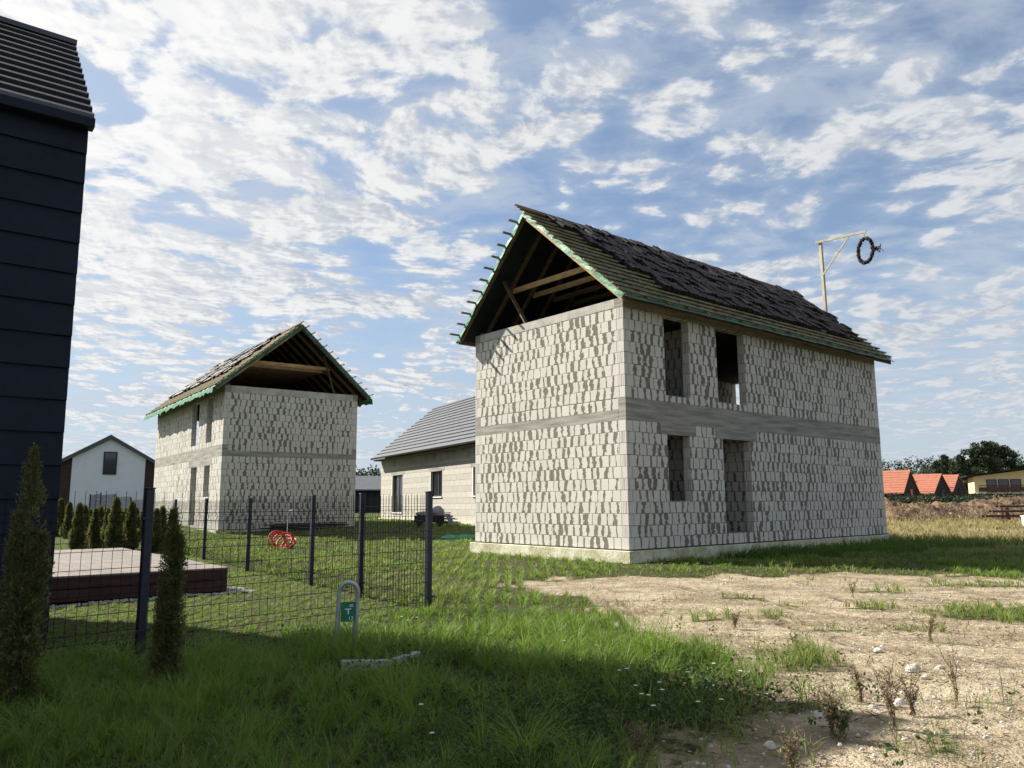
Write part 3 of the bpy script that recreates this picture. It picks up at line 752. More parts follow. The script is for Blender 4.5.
def tiled_roof(parent, x0, x1, y0, y1, ez, rz, xr, mat, nlap, th=.10, ov=.05):
    b = MB()
    for side in (0, 1):
        xe = x0 if side == 0 else x1; P = []
        LL = math.hypot(xr-xe, rz-ez); nx = -(rz-ez)/LL*(1 if side == 0 else -1); nz = abs(xr-xe)/LL
        for i in range(nlap):
            for f, h in ((i/nlap, ov), ((i+1)/nlap-.002, .0)):
                P.append((xe+(xr-xe)*f+nx*h, ez+(rz-ez)*f+nz*h))
        n = len(P); vs = []; fs = []
        for (x, z) in P: vs += [(x, y0, z), (x, y1, z)]
        for (x, z) in P: vs += [(x, y0, z-th), (x, y1, z-th)]
        for i in range(n-1):
            a = 2*i; c = 2*n+2*i; fs += [(a, a+2, a+3, a+1), (c, c+1, c+3, c+2), (a, c, c+2, a+2), (a+1, a+3, c+3, c+1)]
        fs += [(0, 1, 2*n+1, 2*n), (2*n-2, 4*n-2, 4*n-1, 2*n-1)]
        b.add(vs, fs)
    return b.build('roof', mat, parent)
rf3 = tiled_roof(h3, -.45, W3+.45, -L3-.4, .12, 4.0, 7.05, W3/2-.25, M['greytile'], 15, ov=.05)
b = MB(); b.tube([(-.53, -L3-.4, 3.98), (-.53, .12, 3.98)], .07, 8); b.build('gutter', M['frame'], h3)
b = MB(); b.box(-.43, .02, -L3-.3, .1, 3.84, 3.90); b.build('soffit', M['wood'], h3)

# ------------------------------------------------------------------ white gabled house, far left
hx, hy = -30.9, 60.0
wh = empty('white_gable_house', (hx, hy, 0), radians(24), 'white gabled house with dark roof and brown side panels, far left', 'house')
W4 = 7.4; L4 = 10.; ez4 = 4.75; rz4 = 6.9
hw = W4/2
b = MB(); b.add([(-2.5,-.06,0),(2.5,-.06,0),(2.5,-.06,5.1),(0,-.06,6.55),(-2.5,-.06,5.1),(-2.5,.2,0),(2.5,.2,0),(2.5,.2,5.1),(0,.2,6.55),(-2.5,.2,5.1)], [(0,1,2,3,4),(9,8,7,6,5),(0,5,6,1),(1,6,7,2),(2,7,8,3),(3,8,9,4),(4,9,5,0)]); b.build('gable_wall', M['plaster'], wh)
b = MB()
for sg_ in (-1, 1):
    b.add([(sg_*2.5,0,0),(sg_*hw,0,0),(sg_*hw,0,ez4-.2),(sg_*2.5,0,5.05),(sg_*2.5,L4,0),(sg_*hw,L4,0),(sg_*hw,L4,ez4-.2),(sg_*2.5,L4,5.05)], [(0,1,2,3),(7,6,5,4),(0,4,5,1),(1,5,6,2),(2,6,7,3),(3,7,4,0)])
b.build('side_wall', M['brown'], wh)
b = MB()
for sg_ in (-1, 1):
    xe = sg_*(hw+.25); ze4 = ez4-.22
    b.add([(xe,-.35,ze4),(0,-.35,rz4),(0,L4,rz4),(xe,L4,ze4),(xe,-.35,ze4-.28),(0,-.35,rz4-.32),(0,L4,rz4-.32),(xe,L4,ze4-.28)], [(0,1,2,3),(7,6,5,4),(0,4,5,1),(1,5,6,2),(2,6,7,3),(3,7,4,0)])
b.build('roof', M['darkroof'], wh)
b = MB(); b.box(-.42,.52,-.14,-.062,3.85,5.6); w = b.build('window', M['frame'], wh, bevel=.02)
b = MB(); b.box(-.32,.42,-.16,-.142,4.6,5.5); b.build('pane', M['glass'], w)
b = MB(); b.box(-.32,.42,-.16,-.142,3.95,4.5); b.build('pane', M['glass'], w)

# ------------------------------------------------------------------ dark shed between the houses
sh = empty('dark_shed', (-17.5, 92, .3), radians(8), 'low dark shed with grey roof in the gap between distant block house and grey-roofed one', 'shed')
b = MB(); b.box(-8, 8, 0, 7, 0, 2.95); b.build('wall', M['black'], sh)
b = MB(); b.add([(-8.4,-.5,2.9),(8.4,-.5,2.9),(8.4,3.5,4.6),(-8.4,3.5,4.6),(8.4,7.5,2.9),(-8.4,7.5,2.9),(-8.4,-.5,2.75),(8.4,-.5,2.75),(8.4,7.5,2.75),(-8.4,7.5,2.75)], [(0,1,2,3),(3,2,4,5),(0,6,7,1),(5,4,8,9),(6,9,8,7),(0,3,5,9,6),(1,7,8,4,2)]); b.build('roof', M['greytile'], sh)

# ------------------------------------------------------------------ red roofed houses on the right
def red_house(px_front, px_back, top, eave_y, dist, length, label, skylight=False):
    k = CF/dist; hy0 = 503-.0055*0-3
    x0 = (px_front-512)/k; x1 = (px_back-512)/k; wdt = 6.8
    best = min((abs(CF*(x0+wdt*sin(a))/(dist+wdt*cos(a))+512-px_back), a) for a in [radians(k_*.5) for k_ in range(0, 170)])
    yaw = -best[1]                           # local y = across the gable
    r = empty('red_roof_house', (x0, dist, .6), yaw, label, 'house', 'red roofed houses beyond the field')
    zr_ = (501-top)/k+CAMZ-.6; ze_ = (501-eave_y)/k+CAMZ-.6
    b = MB(); b.box(-length, 0, 0.2, wdt-.2, -.5, ze_); b.add([(0,.1,ze_),(0,wdt-.1,ze_),(0,wdt/2,zr_-.12),(-length,.1,ze_),(-length,wdt-.1,ze_),(-length,wdt/2,zr_-.12)], [(0,1,2),(5,4,3),(0,3,4,1),(1,4,5,2),(2,5,3,0)]); b.build('wall', M['black'], r)
    b = MB()
    for y0, y1 in ((-.25, wdt/2), (wdt+.25, wdt/2)):
        n = 9; vs = []; fs = []
        for i in range(n):
            for f, h in ((i/n, .06), ((i+1)/n, .01)):
                y = y0+(y1-y0)*f; z = ze_-.3+(zr_-ze_+.3)*f+h; vs += [(.12, y, z), (-length-.1, y, z)]
        m_ = len(vs)//2
        for i in range(m_): vs += [(vs[2*i][0], vs[2*i][1], vs[2*i][2]-.16), (vs[2*i+1][0], vs[2*i+1][1], vs[2*i+1][2]-.16)]
        for i in range(m_-1):
            a = 2*i; c = 2*m_+2*i; fs += [(a, a+2, a+3, a+1), (c, c+1, c+3, c+2), (a, c, c+2, a+2), (a+1, a+3, c+3, c+1)]
        fs += [(0,1,2*m_+1,2*m_)]
        b.add(vs, fs)
    rf = b.build('roof', M['redtile'], r)
    if skylight:
        f = .42; y = -.25+(wdt/2+.25)*f; z = ze_-.3+(zr_-ze_+.3)*f
        b = MB(); b.beam((-3.6, y-.1, z+.1), (-3.6, y+.9*.62, z+.1+.9), .8, .12, up=(0,-1,1)); b.build('skylight', M['white'], rf)
    b = MB(); b.box(.01, .06, wdt/2-.5, wdt/2+.5, ze_-.9, ze_+.2); b.build('window', M['glass'], r)
red_house(899, 914, 470, 491, 104, 9.0, 'nearest steep red-roofed house, at the edge of the block house wall')
red_house(929, 946, 474, 492, 108, 5.6, 'middle steep red-roofed house with a small roof window', True)
red_house(948, 961, 475, 490, 122, 5.0, 'farthest steep red-roofed house, partly behind the middle one')

# yellow house
k = CF/100
yh = empty('yellow_house', ((970-512)/k, 100, .4), radians(-25), 'pale yellow house with low sloping dark roof and a wide balcony', 'house')
b = MB(); b.box(0, 7.2, 0, 8, 2.05, 3.9); b.add([(0,0,3.901),(7.2,0,3.901),(7.2,8,3.901),(0,8,3.901),(0,0,4.15),(7.2,0,5.05),(7.2,8,5.05),(0,8,4.15)], [(0,3,2,1),(4,5,6,7),(0,1,5,4),(1,2,6,5),(2,3,7,6),(3,0,4,7)]); b.box(7.5, 16, 1.2, 9, 2.05, 4.3); b.build('wall', M['yellow'], yh)
b = MB(); b.box(.4, 7.0, .4, 7.5, -.6, 2.04); b.box(7.3, 15.6, 1.6, 8.5, -.6, 2.04); b.build('lower_storey', M['black'], yh)
b = MB(); b.beam((-.9, 4, 4.25), (8.3, 4, 5.4), 9.6, .16, up=(0,0,1)); b.beam((7.4, 5, 5.15), (17, 5, 4.75), 9.6, .22, up=(0,0,1)); b.build('roof', M['black'], yh)
b = MB(); b.box(.1, 5.9, -1.3, -.01, 1.95, 2.1); bl = b.build('balcony', M['concrete_pale'], yh)
b = MB()
for i in range(30): b.box(.3+i*.19, .34+i*.19, -1.28, -1.24, 2.1, 2.95)
b.box(.3, 5.85, -1.30, -1.22, 2.95, 3.02); b.box(.3, 5.85, -1.27, -1.235, 2.2, 2.75); b.build('railing', M['brownpipe'], bl)
for a in (1.3, 2.6, 3.9):
    b = MB(); b.box(a, a+1.15, -.05, -.005, 2.15, 3.75); w = b.build('window', M['frame'], yh); b = MB(); b.box(a+.1, a+1.05, -.07, -.052, 2.3, 3.65); b.build('pane', M['glass'], w)

# ------------------------------------------------------------------ earth mound, rails, box
def mound(name, x0, x1, y0, hgt, wid, seed, label):
    n, m = 90, 26; P = []
    for i in range(n+1):
        f = i/n; x = x0+(x1-x0)*f; r = []
        for j in range(m+1):
            g_ = j/m; y = y0+wid*g_+(x-x0)*.02
            env = sin(pi*min(1, max(0, g_)))**.8*min(1, f*6, (1-f)*6)
            hh = hgt*env*(.55+.75*float(fbm(np.array([x*.28]), np.array([y*.28]), seed)[0]))+env*.8*(float(fbm(np.array([x*1.5]), np.array([y*1.5]), seed+5)[0])-.5)
            r.append((x, y, tz(x, y)-.15+hh))
        P.append(r)
    v = [p for r in P for p in r]; f_ = []
    for i in range(n):
        for j in range(m): a = i*(m+1)+j; f_.append((a, a+m+1, a+m+2, a+1))
    me = bpy.data.meshes.new(name); me.from_pydata(v, [], f_); me.materials.append(M['earth']); o = bpy.data.objects.new(name, me); col.objects.link(o); tag(o, label, None, None, 'structure')
M['earth'] = pm('mound_earth', (.085,.052,.032), .98, .4, .9, .8, c2=(.21,.14,.08), fine=7, bd=.2)
mound('earth_mound', 27, 46, 60, 1.75, 7, 71, 'brown heap of excavated earth behind the dry field')
mound('earth_mound', 42, 66, 66, 1.5, 7, 77, 'paler heap of earth behind the rail stack')
def brush():
    n = 16000; X = RNG.random(n)*42+26; Y = RNG.random(n)*9+59; C = np.stack([X, Y, terrain(X, Y)+RNG.random(n)**2*2.2*sst(.3,.6,fbm(X*.5, Y*.5, 88))*np.sin(np.clip((Y-59)/9, 0, 1)*pi)], 1)
    D_ = RNG.normal(size=(n,3)); D_ /= np.linalg.norm(D_, axis=1)[:,None]
    tag(quads_obj('dry_brushwood', leaf_quads(C, D_, .15+.3*RNG.random(n), .04+.08*RNG.random(n)), n, RNG.random(n), M['drystalk']), 'dry brown brushwood and weeds growing over the earth heaps', None, None, 'stuff')
rs = empty('beam_stack', (37.6, 55.2, 0), radians(-3), 'stack of long dark steel beams lying in the dry field', 'beam stack')
for k, z in enumerate((.45, .78, 1.12)):
    for j in range(2): 
        b = MB(); b.beam((-4.5+.5*k, j*.5, z), (7, j*.5, z+.03), .16, .14); b.build('beam', M['brownpipe'], rs)
for x in (-3, -1, 1, 3, 5.5):
    b = MB(); b.box(x-.12, x+.12, -.2, .8, -.1, .37); b.box(x-.08, x+.08, -.15, .7, .54, .69); b.box(x-.08, x+.08, -.15, .7, .88, 1.03); b.build('spacer', M['brownpipe'], rs)
bx = empty('white_container', (28.9, 44.0, 0), .2, 'small white container box at the right edge of the picture', 'container')
b = MB(); b.box(0, 1.0, 0, .8, -.05, .62); b.build('tank', M['white'], bx, bevel=.05)
b = MB(); b.box(-.03, 1.03, -.03, .83, .625, .68); b.build('lid', M['white'], bx, bevel=.02)

# ------------------------------------------------------------------ yard clutter
cx_, cy_ = gp(281, 549)
hs = empty('hose_coils', (cx_, cy_, tz(cx_, cy_)), .1, 'coils of red corrugated pipe lying on grass behind the wire fence', 'pipe coils')
for k, (ox, oy, ra, rb, rot, tilt) in enumerate([(-.22,0,.40,.55,.5,.2),(-.12,.1,.42,.52,.9,.35),(.15,.0,.40,.46,-.5,.5),(.35,.1,.42,.40,-.7,.7),(.1,.2,.5,.5,.2,.3)]):
    b = MB(); P = []
    for i in range(28):
        t = 2*pi*i/28; x = ra*cos(t); z = rb*sin(t); y = z*sin(tilt); z = z*cos(tilt)+rb*cos(tilt)
        P.append((ox+x*cos(rot)-y*sin(rot), oy+x*sin(rot)+y*cos(rot), z*.9))
    P = [(p[0]*.72, p[1]*.72, p[2]*.62) for p in P]
    b.tube(P, .032, 7, True); b.build('coil', M['red_plastic'], hs, smooth=True)
tpx, tpy = gp(279, 546)
tp = empty('standpipe', (tpx+.02, tpy+.9, tz(tpx, tpy)), 0, 'thin white water standpipe with tap above the red coils', 'standpipe')
b = MB(); b.tube([(0,0,-.1),(0,0,1.15),(.05,0,1.28),(.22,0,1.30)], .02, 7); b.build('pipe', M['white'], tp)
b = MB(); b.tube([(.22,0,1.36),(.22,0,1.18)], .028, 7); b.build('tap', M['galv'], tp)
# dark timber pile along the distant block house
q1 = Vector(LOC2)+Vector((cos(YAW2), sin(YAW2), 0))*2.6-Vector((-sin(YAW2), cos(YAW2), 0))*.9
dp = empty('board_pile', (q1.x, q1.y, tz(q1.x, q1.y)), YAW2, 'low pile of dark boards lying along the foot of the distant block house gable', 'board pile')
for k in range(7):
    b = MB(); b.beam((random.uniform(-1,-.3), random.uniform(-.2,.3), .06+.05*k), (random.uniform(2.4,3.6), random.uniform(-.2,.3), .06+.05*k+random.uniform(-.02,.05)), .14, .045); b.build('board', M['black'], dp)
# handcart with sacks
cxx, cyy = gp(433, 534)
ct = empty('handcart', (cxx, cyy, tz(cxx, cyy)), .15, 'low dark crate cart covered with grey sacks near the sunlit gable corner', 'cart')
b = MB(); b.box(-.95,.55,-.4,.4,.18,.52); b.build('tray', M['black'], ct, bevel=.02)
for x in (-.7, .35):
    b = MB(); b.tube([(x,-.46,.17),(x,.46,.17)], .16, 12); b.build('wheel', M['black'], ct)
def lump(name, mat, parent, c, r, seed):
    b = MB(); n, m = 12, 8; vs = []; fs = []
    for i in range(m+1):
        for j in range(n):
            a = 2*pi*j/n; e = pi*i/m; w = 1+.28*(float(vn(np.array([j%n*.9+seed]), np.array([i*1.1]), 7)[0])-.5)
            vs.append((c[0]+r[0]*sin(e)*cos(a)*w, c[1]+r[1]*sin(e)*sin(a)*w, c[2]+r[2]*cos(e)*w))
    for i in range(m):
        for j in range(n): fs.append((i*n+j, (i+1)*n+j, (i+1)*n+(j+1)%n, i*n+(j+1)%n))
    b.add(vs, fs); return b.build(name, mat, parent, smooth=True)
lump('sack', M['sack'], ct, (.25,0,.68), (.34,.32,.30), 1.); lump('sack', M['sack'], ct, (-.5,0,.60), (.42,.3,.12), 4.); 
for k in range(6):
    b = MB(); x = .62+.04*k; b.tube([(x,-.1,.6),(x+.18,-.2,.2),(x+.3+.05*k,-.25,.02)], .03, 5); b.build('strap', M['sack'], ct)
gx, gy = gp(459, 541)
b = MB(); P = []
for i in range(26):
    r = []
    for j in range(12):
        x = gx-.75+1.7*i/25; y = gy-.4+.9*j/11; h = .10+.28*float(fbm(np.array([x*2.2]), np.array([y*2.2]), 91)[0])*sin(pi*j/11)*sin(pi*i/25)**.6-.07
        r.append((x, y, tz(x, y)+h))
    P.append(r)
b.sheet(P, .02); tag(b.build('green_netting', M['green_net']), 'crumpled green netting on grass beside the foot of the big house gable', 'netting')
# boards on the plinth of the grey roofed house
dp3 = empty('plank_pile', (P3[0]+.458*10.9-.889*.8, P3[1]-.889*10.9-.458*.8, .48), Y3, 'pile of dark weathered planks in front of the grey-roofed house wall', 'plank pile')
for k in range(8):
    b = MB(); y = random.uniform(-.3,.3); b.beam((y,.2+random.uniform(0,1.2),.12+.06*k), (y+random.uniform(-.2,.2),-3.6,.12+.06*k+random.uniform(-.03,.05)), .16, .04); b.build('plank', M['brownpipe'] if k%2 else M['black'], dp3)
for yy in (-.3, -2.6):
    b = MB(); b.box(-.35,.35,yy-.06,yy+.06,-.1,.10); b.build('bearer', M['wood'], dp3)

# ------------------------------------------------------------------ foliage (numpy)
def quads_obj(name, co, nq, tint, mat, parent=None, tri=False, dry=None):
    me = bpy.data.meshes.new(name); k = 3 if tri else 4
    me.vertices.add(len(co)); me.vertices.foreach_set('co', co.astype(np.float32).ravel())
    me.loops.add(nq*k); me.loops.foreach_set('vertex_index', np.arange(nq*k, dtype=np.int32)); me.polygons.add(nq)
    me.polygons.foreach_set('loop_start', np.arange(0, nq*k, k, dtype=np.int32))
    a = me.attributes.new('tint', 'FLOAT', 'FACE'); a.data.foreach_set('value', tint.astype(np.float32))
    me.update(calc_edges=True); me.materials.append(mat); o = bpy.data.objects.new(name, me); col.objects.link(o)
    if parent: o.parent = parent
    return o
def rand_dir(n):
    v = RNG.normal(size=(n,3)); return v/np.linalg.norm(v, axis=1)[:,None]
def leaf_quads(C, D, Lh, Wd, up=None):
    "diamond leaves at C pointing along D"
    n = len(C); r = np.cross(D, rand_dir(n)); r /= np.linalg.norm(r, axis=1)[:,None]+1e-9
    Lh = Lh[:,None]; Wd = Wd[:,None]
    return np.stack([C, C+D*Lh*.45+r*Wd*.5, C+D*Lh, C+D*Lh*.45-r*Wd*.5], 1).reshape(-1, 3)
def thuja(loc, H, R, n, label, group=None, lean=0., tops=((0,0,1.),), name='thuja', leafs=1.):
    root = empty(name, (loc[0], loc[1], tz(*loc)), 0, label, 'thuja', group)
    b = MB()
    for (tx, ty, th) in tops: b.tube([(0,0,-.1),(tx*.4,ty*.4,H*.4*th),(tx,ty,H*.93*th)], [.03*H/2+.01,.018*H/2+.006,.004], 6)
    b.build('trunk', M['bark'], root)
    Cs = []; Ds = []; T = []
    per = n//len(tops)
    for (tx, ty, th) in tops:
        h = RNG.random(per)**.85; 
        rad = R*(1-h)**.62*(.35+.65*np.minimum(1, h/.10))*np.where(h > .93, .8, 1)
        ang = RNG.random(per)*2*pi; 
        lump_ = .35+1.15*vn(ang*1.9+tx*9, h*11*H/1.5, 5+int(H*10))
        rr = rad*lump_*np.sqrt(RNG.random(per)*.75+.25)
        f = h*th
        x = tx*f+rr*np.cos(ang); y = ty*f+rr*np.sin(ang); z = h*H*th
        Cc = np.stack([x, y, z], 1); out = np.stack([np.cos(ang), np.sin(ang), RNG.random(per)*1.6+.5], 1)+RNG.normal(size=(per,3))*.35
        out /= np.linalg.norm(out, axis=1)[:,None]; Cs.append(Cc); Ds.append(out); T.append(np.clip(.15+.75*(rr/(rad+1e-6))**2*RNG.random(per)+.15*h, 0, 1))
    C = np.concatenate(Cs); Dv = np.concatenate(Ds); T = np.concatenate(T)
    # each spray: 4 leaflets
    Cr = np.repeat(C, 6, 0)+RNG.normal(size=(len(C)*6,3))*.014; Dr = np.repeat(Dv, 6, 0)+RNG.normal(size=(len(C)*6,3))*.5; Dr /= np.linalg.norm(Dr, axis=1)[:,None]
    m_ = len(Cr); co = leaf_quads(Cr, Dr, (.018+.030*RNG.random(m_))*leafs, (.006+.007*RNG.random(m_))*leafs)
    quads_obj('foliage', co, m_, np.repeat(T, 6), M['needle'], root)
    return root
brush()
thuja((-3.93, 6.42), 2.02, .19, 4200, 'tallest loose thuja at the left edge, in front of the navy house', 'young thujas by the near fence', tops=((0,0,1.),(.17,.05,.66),(-.16,.08,.74),(.05,-.1,.5)))
thuja((-2.96, 6.90), 1.50, .135, 4000, 'slim thuja standing in grass just right of the near fence post', 'young thujas by the near fence', tops=((0,0,1.),(.07,.02,.86),(-.05,.03,.6)))
hedge = [(58,541,1.55),(76,548,1.35),(88,538,1.1),(98,541,1.25),(113,547,1.5),(124,538,1.15),(134,542,1.2),(148,543,1.1),(160,547,1.25),(104,536,1.1),(67,536,1.3),(141,537,1.0),(82,543,1.3),(106,545,1.2),(129,546,1.4),(154,548,1.2),(120,544,1.1),(93,546,1.2)]
src = thuja(gp(*hedge[0][:2]), 1.6, .27, 1700, 'small dark conical thuja in the hedge row along the far side of the yard', 'thuja hedge row in the yard', leafs=2.6)
for (px, py, s_) in hedge[1:]:
    c = copy_tree(src); p = gp(px, py+6); c.location = (p[0], p[1], tz(*p)); c.scale = (s_/1.6*1.05,)*2+(s_/1.6*1.15,); c.rotation_euler = (0,0,random.uniform(0,6))

def tree(name, loc, H, R, n, label, cat, group, conifer=False, z0=.22):
    root = empty(name, (loc[0], loc[1], tz(*loc)), 0, label, cat, group)
    b = MB(); b.tube([(0,0,-.3),(.1,0,H*.35),(0,.1,H*.9)], [H*.022,H*.016,H*.004], 7)
    for k in range(9):
        a = random.uniform(0,2*pi); h = random.uniform(.3,.75); b.tube([(0,0,H*h),(cos(a)*R*.6, sin(a)*R*.6, H*(h+.12))], [H*.007, H*.002], 5)
    b.build('trunk', M['bark'], root)
    K = 46 if conifer else 34; cc = []
    for k in range(K):
        h = random.uniform(z0, 1)
        if conifer: rad = R*(1-(h-z0)/(1-z0))**.75+.15
        else: rad = R*math.sqrt(max(.05, 1-((h-.58)/.46)**2))
        a = random.uniform(0, 2*pi); q_ = random.random()**.5*.85
        cc.append((cos(a)*rad*q_, sin(a)*rad*q_, H*h-(H*.04), R*random.uniform(.16,.36)))
    cc = np.array(cc); idx = RNG.integers(0, K, n); dv = rand_dir(n); rr = RNG.random(n)**.4
    C = cc[idx,:3]+dv*(cc[idx,3]*rr)[:,None]*np.array([1,1,.62])
    D_ = dv*.6+rand_dir(n)*.7; D_ /= np.linalg.norm(D_, axis=1)[:,None]
    base = RNG.random(K)
    T = np.clip(base[idx]*.7+.3*RNG.random(n), 0, 1)
    co = leaf_quads(C, D_, H*(.020+.024*RNG.random(n)), H*(.011+.013*RNG.random(n)))
    quads_obj('crown', co, n, T, M['leaf'], root)
trees = [(943,150,10.5,1.9,True),(951,148,9.5,2.2,True),(958,146,10,1.8,True),(966,150,10.5,2.6,False),(975,148,12.5,3.0,False),(985,146,12.6,2.9,False),(994,150,12.8,3.0,False),(1004,152,12.0,2.6,False),(1016,150,8,3.0,False),(934,160,9.5,2.4,True),(1030,150,9.5,3,False)]
for i, (px, dist, H, R, con) in enumerate(trees):
    H *= .95
    x = (px-512)/CF*dist; tree('pine_tree' if con else 'tree', (x, dist), H, R, 6000, 'tall dark conifer in the row behind the red roofed houses' if con else 'tall bushy dark tree in the row above the yellow house', 'tree', 'trees behind the red roofed houses' if con else 'trees above the yellow house', con)
# small trees/bushes in front of the houses
for i, px in enumerate([889,897,905,912,919,926,934,941,949,957,966,975,984,993,1003,1013,1022]):
    dist = 90+random.uniform(-2,2); x = (px-512)/CF*dist
    root = empty('bush', (x, dist, tz(x, dist)), 0, 'dark green garden bush in the row between the earth heap and the houses', 'bush', 'garden bushes behind the earth heap')
    n = 900; R = random.uniform(.8,1.3); H = random.uniform(1.5,2.1); dv = rand_dir(n); C = dv*np.array([R,R,H*.5])*(RNG.random(n)[:,None]**.4)+np.array([0,0,H*.5]); 
    o = quads_obj('foliage', leaf_quads(C, rand_dir(n), .12+.14*RNG.random(n), .07+.07*RNG.random(n)), n, RNG.random(n)*.7, M['leaf'], root)
x_, y_ = (955-512)/CF*95, 95
# far-off wood
def wood(name, x0, x1, y0, y1, n, hfun, label):
    k = n//90; cx0 = RNG.random(k)*(x1-x0)+x0; cy0 = RNG.random(k)*(y1-y0)+y0; hh = hfun(cx0)*(.78+.35*RNG.random(k)); R = 1.5+2.0*RNG.random(k)
    idx = RNG.integers(0, k, n); h = RNG.random(n)**.8; ang = RNG.random(n)*2*pi; r = R[idx]*np.sqrt(np.clip(1-(h*1.0)**2.2, .02, 1))*np.sqrt(RNG.random(n))
    C = np.stack([cx0[idx]+r*np.cos(ang), cy0[idx]+r*np.sin(ang), hh[idx]*h], 1)
    b0 = RNG.random(k); T = np.clip(b0[idx]*.6+.4*RNG.random(n), 0, 1)
    o = quads_obj(name, leaf_quads(C, rand_dir(n), .4+.45*RNG.random(n), .25+.28*RNG.random(n)), n, T, M['leaf']); tag(o, label, None, None, 'stuff')
wood('distant_wood', 85, 260, 190, 240, 90000, lambda x: 11.2+1.4*sst(90, 130, x), 'far-off wood behind the red roofed houses')
wood('distant_wood', -75, -15, 170, 200, 22000, lambda x: 9.0+0*x, 'far-off wood above the dark shed')

# ------------------------------------------------------------------ grass
def blades(name, X, Y, Lh, Wd, lean, az, tint, mat, label, dry=None):
    n = len(X); z = terrain(X, Y)-.01
    d = np.stack([np.cos(az), np.sin(az)], 1); fa = az+pi/2+RNG.normal(size=n)*.9
    s = np.stack([np.cos(fa), np.sin(fa)], 1)*(Wd*.5)[:,None]
    co = np.empty((n, 7, 3), np.float32)
    def put(k, f, w, sgn):
        # f: arc fraction; bends over with lean
        hz = Lh*(f-.42*lean*f*f); ho = Lh*lean*f*f*.95
        co[:,k,0] = X+d[:,0]*ho+sgn*s[:,0]*w; co[:,k,1] = Y+d[:,1]*ho+sgn*s[:,1]*w; co[:,k,2] = z+hz
    put(0,0.,1,-1); put(1,0.,1,1); put(2,.38,.9,-1); put(3,.38,.9,1); put(4,.74,.6,-1); put(5,.74,.6,1); put(6,1.,0,1)
    me = bpy.data.meshes.new(name); me.vertices.add(n*7); me.vertices.foreach_set('co', co.ravel())
    base = (np.arange(n)*7)[:,None]
    idx = (base+np.array([0,1,3,2, 2,3,5,4, 4,5,6])).astype(np.int32)
    me.loops.add(n*11); me.loops.foreach_set('vertex_index', idx.ravel()); me.polygons.add(n*3)
    ls = ((np.arange(n)*11)[:,None]+np.array([0,4,8])).astype(np.int32); me.polygons.foreach_set('loop_start', ls.ravel())
    a = me.attributes.new('tint', 'FLOAT', 'FACE'); a.data.foreach_set('value', np.repeat(tint, 3).astype(np.float32))
    if dry is not None:
        a = me.attributes.new('dry', 'FLOAT', 'FACE'); a.data.foreach_set('value', np.repeat(dry, 3).astype(np.float32))
    me.update(calc_edges=True); me.materials.append(mat)
    o = bpy.data.objects.new(name, me); col.objects.link(o); tag(o, label, None, None, 'stuff'); return o
def house_in(x, y, loc, yaw, w, l, mar=.1):
    dx = x-loc[0]; dy = y-loc[1]; u = dx*cos(yaw)+dy*sin(yaw); v = -dx*sin(yaw)+dy*cos(yaw)
    return (u > -mar) & (u < w+mar) & (v > -mar) & (v < l+mar)
def blocked(x, y):
    r = house_in(x, y, LOC1, YAW1, 14.456, 6.511, .12) | house_in(x, y, LOC2, YAW2, 6.7, 14.3, .12)
    dx = x-DC[0]; dy = y-DC[1]; u = dx*cos(YD)+dy*sin(YD); v = -dx*sin(YD)+dy*cos(YD)
    r |= (u < .03) & (v > -.03) & (v < DW) & (u > -13)
    u2 = (x-dr.x)*cos(YD)+(y-dr.y)*sin(YD); v2 = -(x-dr.x)*sin(YD)+(y-dr.y)*cos(YD)
    r |= (u2 > -.05) & (u2 < DWd+.4) & (v2 > -.36) & (v2 < DLd)
    for (a_, b_) in (gp(345,672), gp(360,672), gp(375,671), gp(390,670), gp(405,664), gp(416,661)): r |= np.hypot(x-a_, (y-b_+.10)*.8) < .14
    return r
def yard(x, y):
    c1 = (x-D[0])*fd.y-(y-D[1])*fd.x            # side of the front fence
    c2 = (x-D[0])*sd.y-(y-D[1])*sd.x
    return (c1 < 0) & (c2 < 0)
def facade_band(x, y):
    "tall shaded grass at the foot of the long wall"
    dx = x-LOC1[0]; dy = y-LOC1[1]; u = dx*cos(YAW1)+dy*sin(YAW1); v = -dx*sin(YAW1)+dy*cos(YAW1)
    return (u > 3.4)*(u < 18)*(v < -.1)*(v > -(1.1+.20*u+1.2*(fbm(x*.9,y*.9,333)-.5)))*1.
def sample(y0, y1, dens):
    k = int(dens*(y1-y0)*(1.45*(y0+y1)/2+2.5)); Y = np.sqrt(RNG.random(k)*(y1**2-y0**2)+y0**2); X = (RNG.random(k)*2-1)*(Y*.72+1.2)
    return X, Y
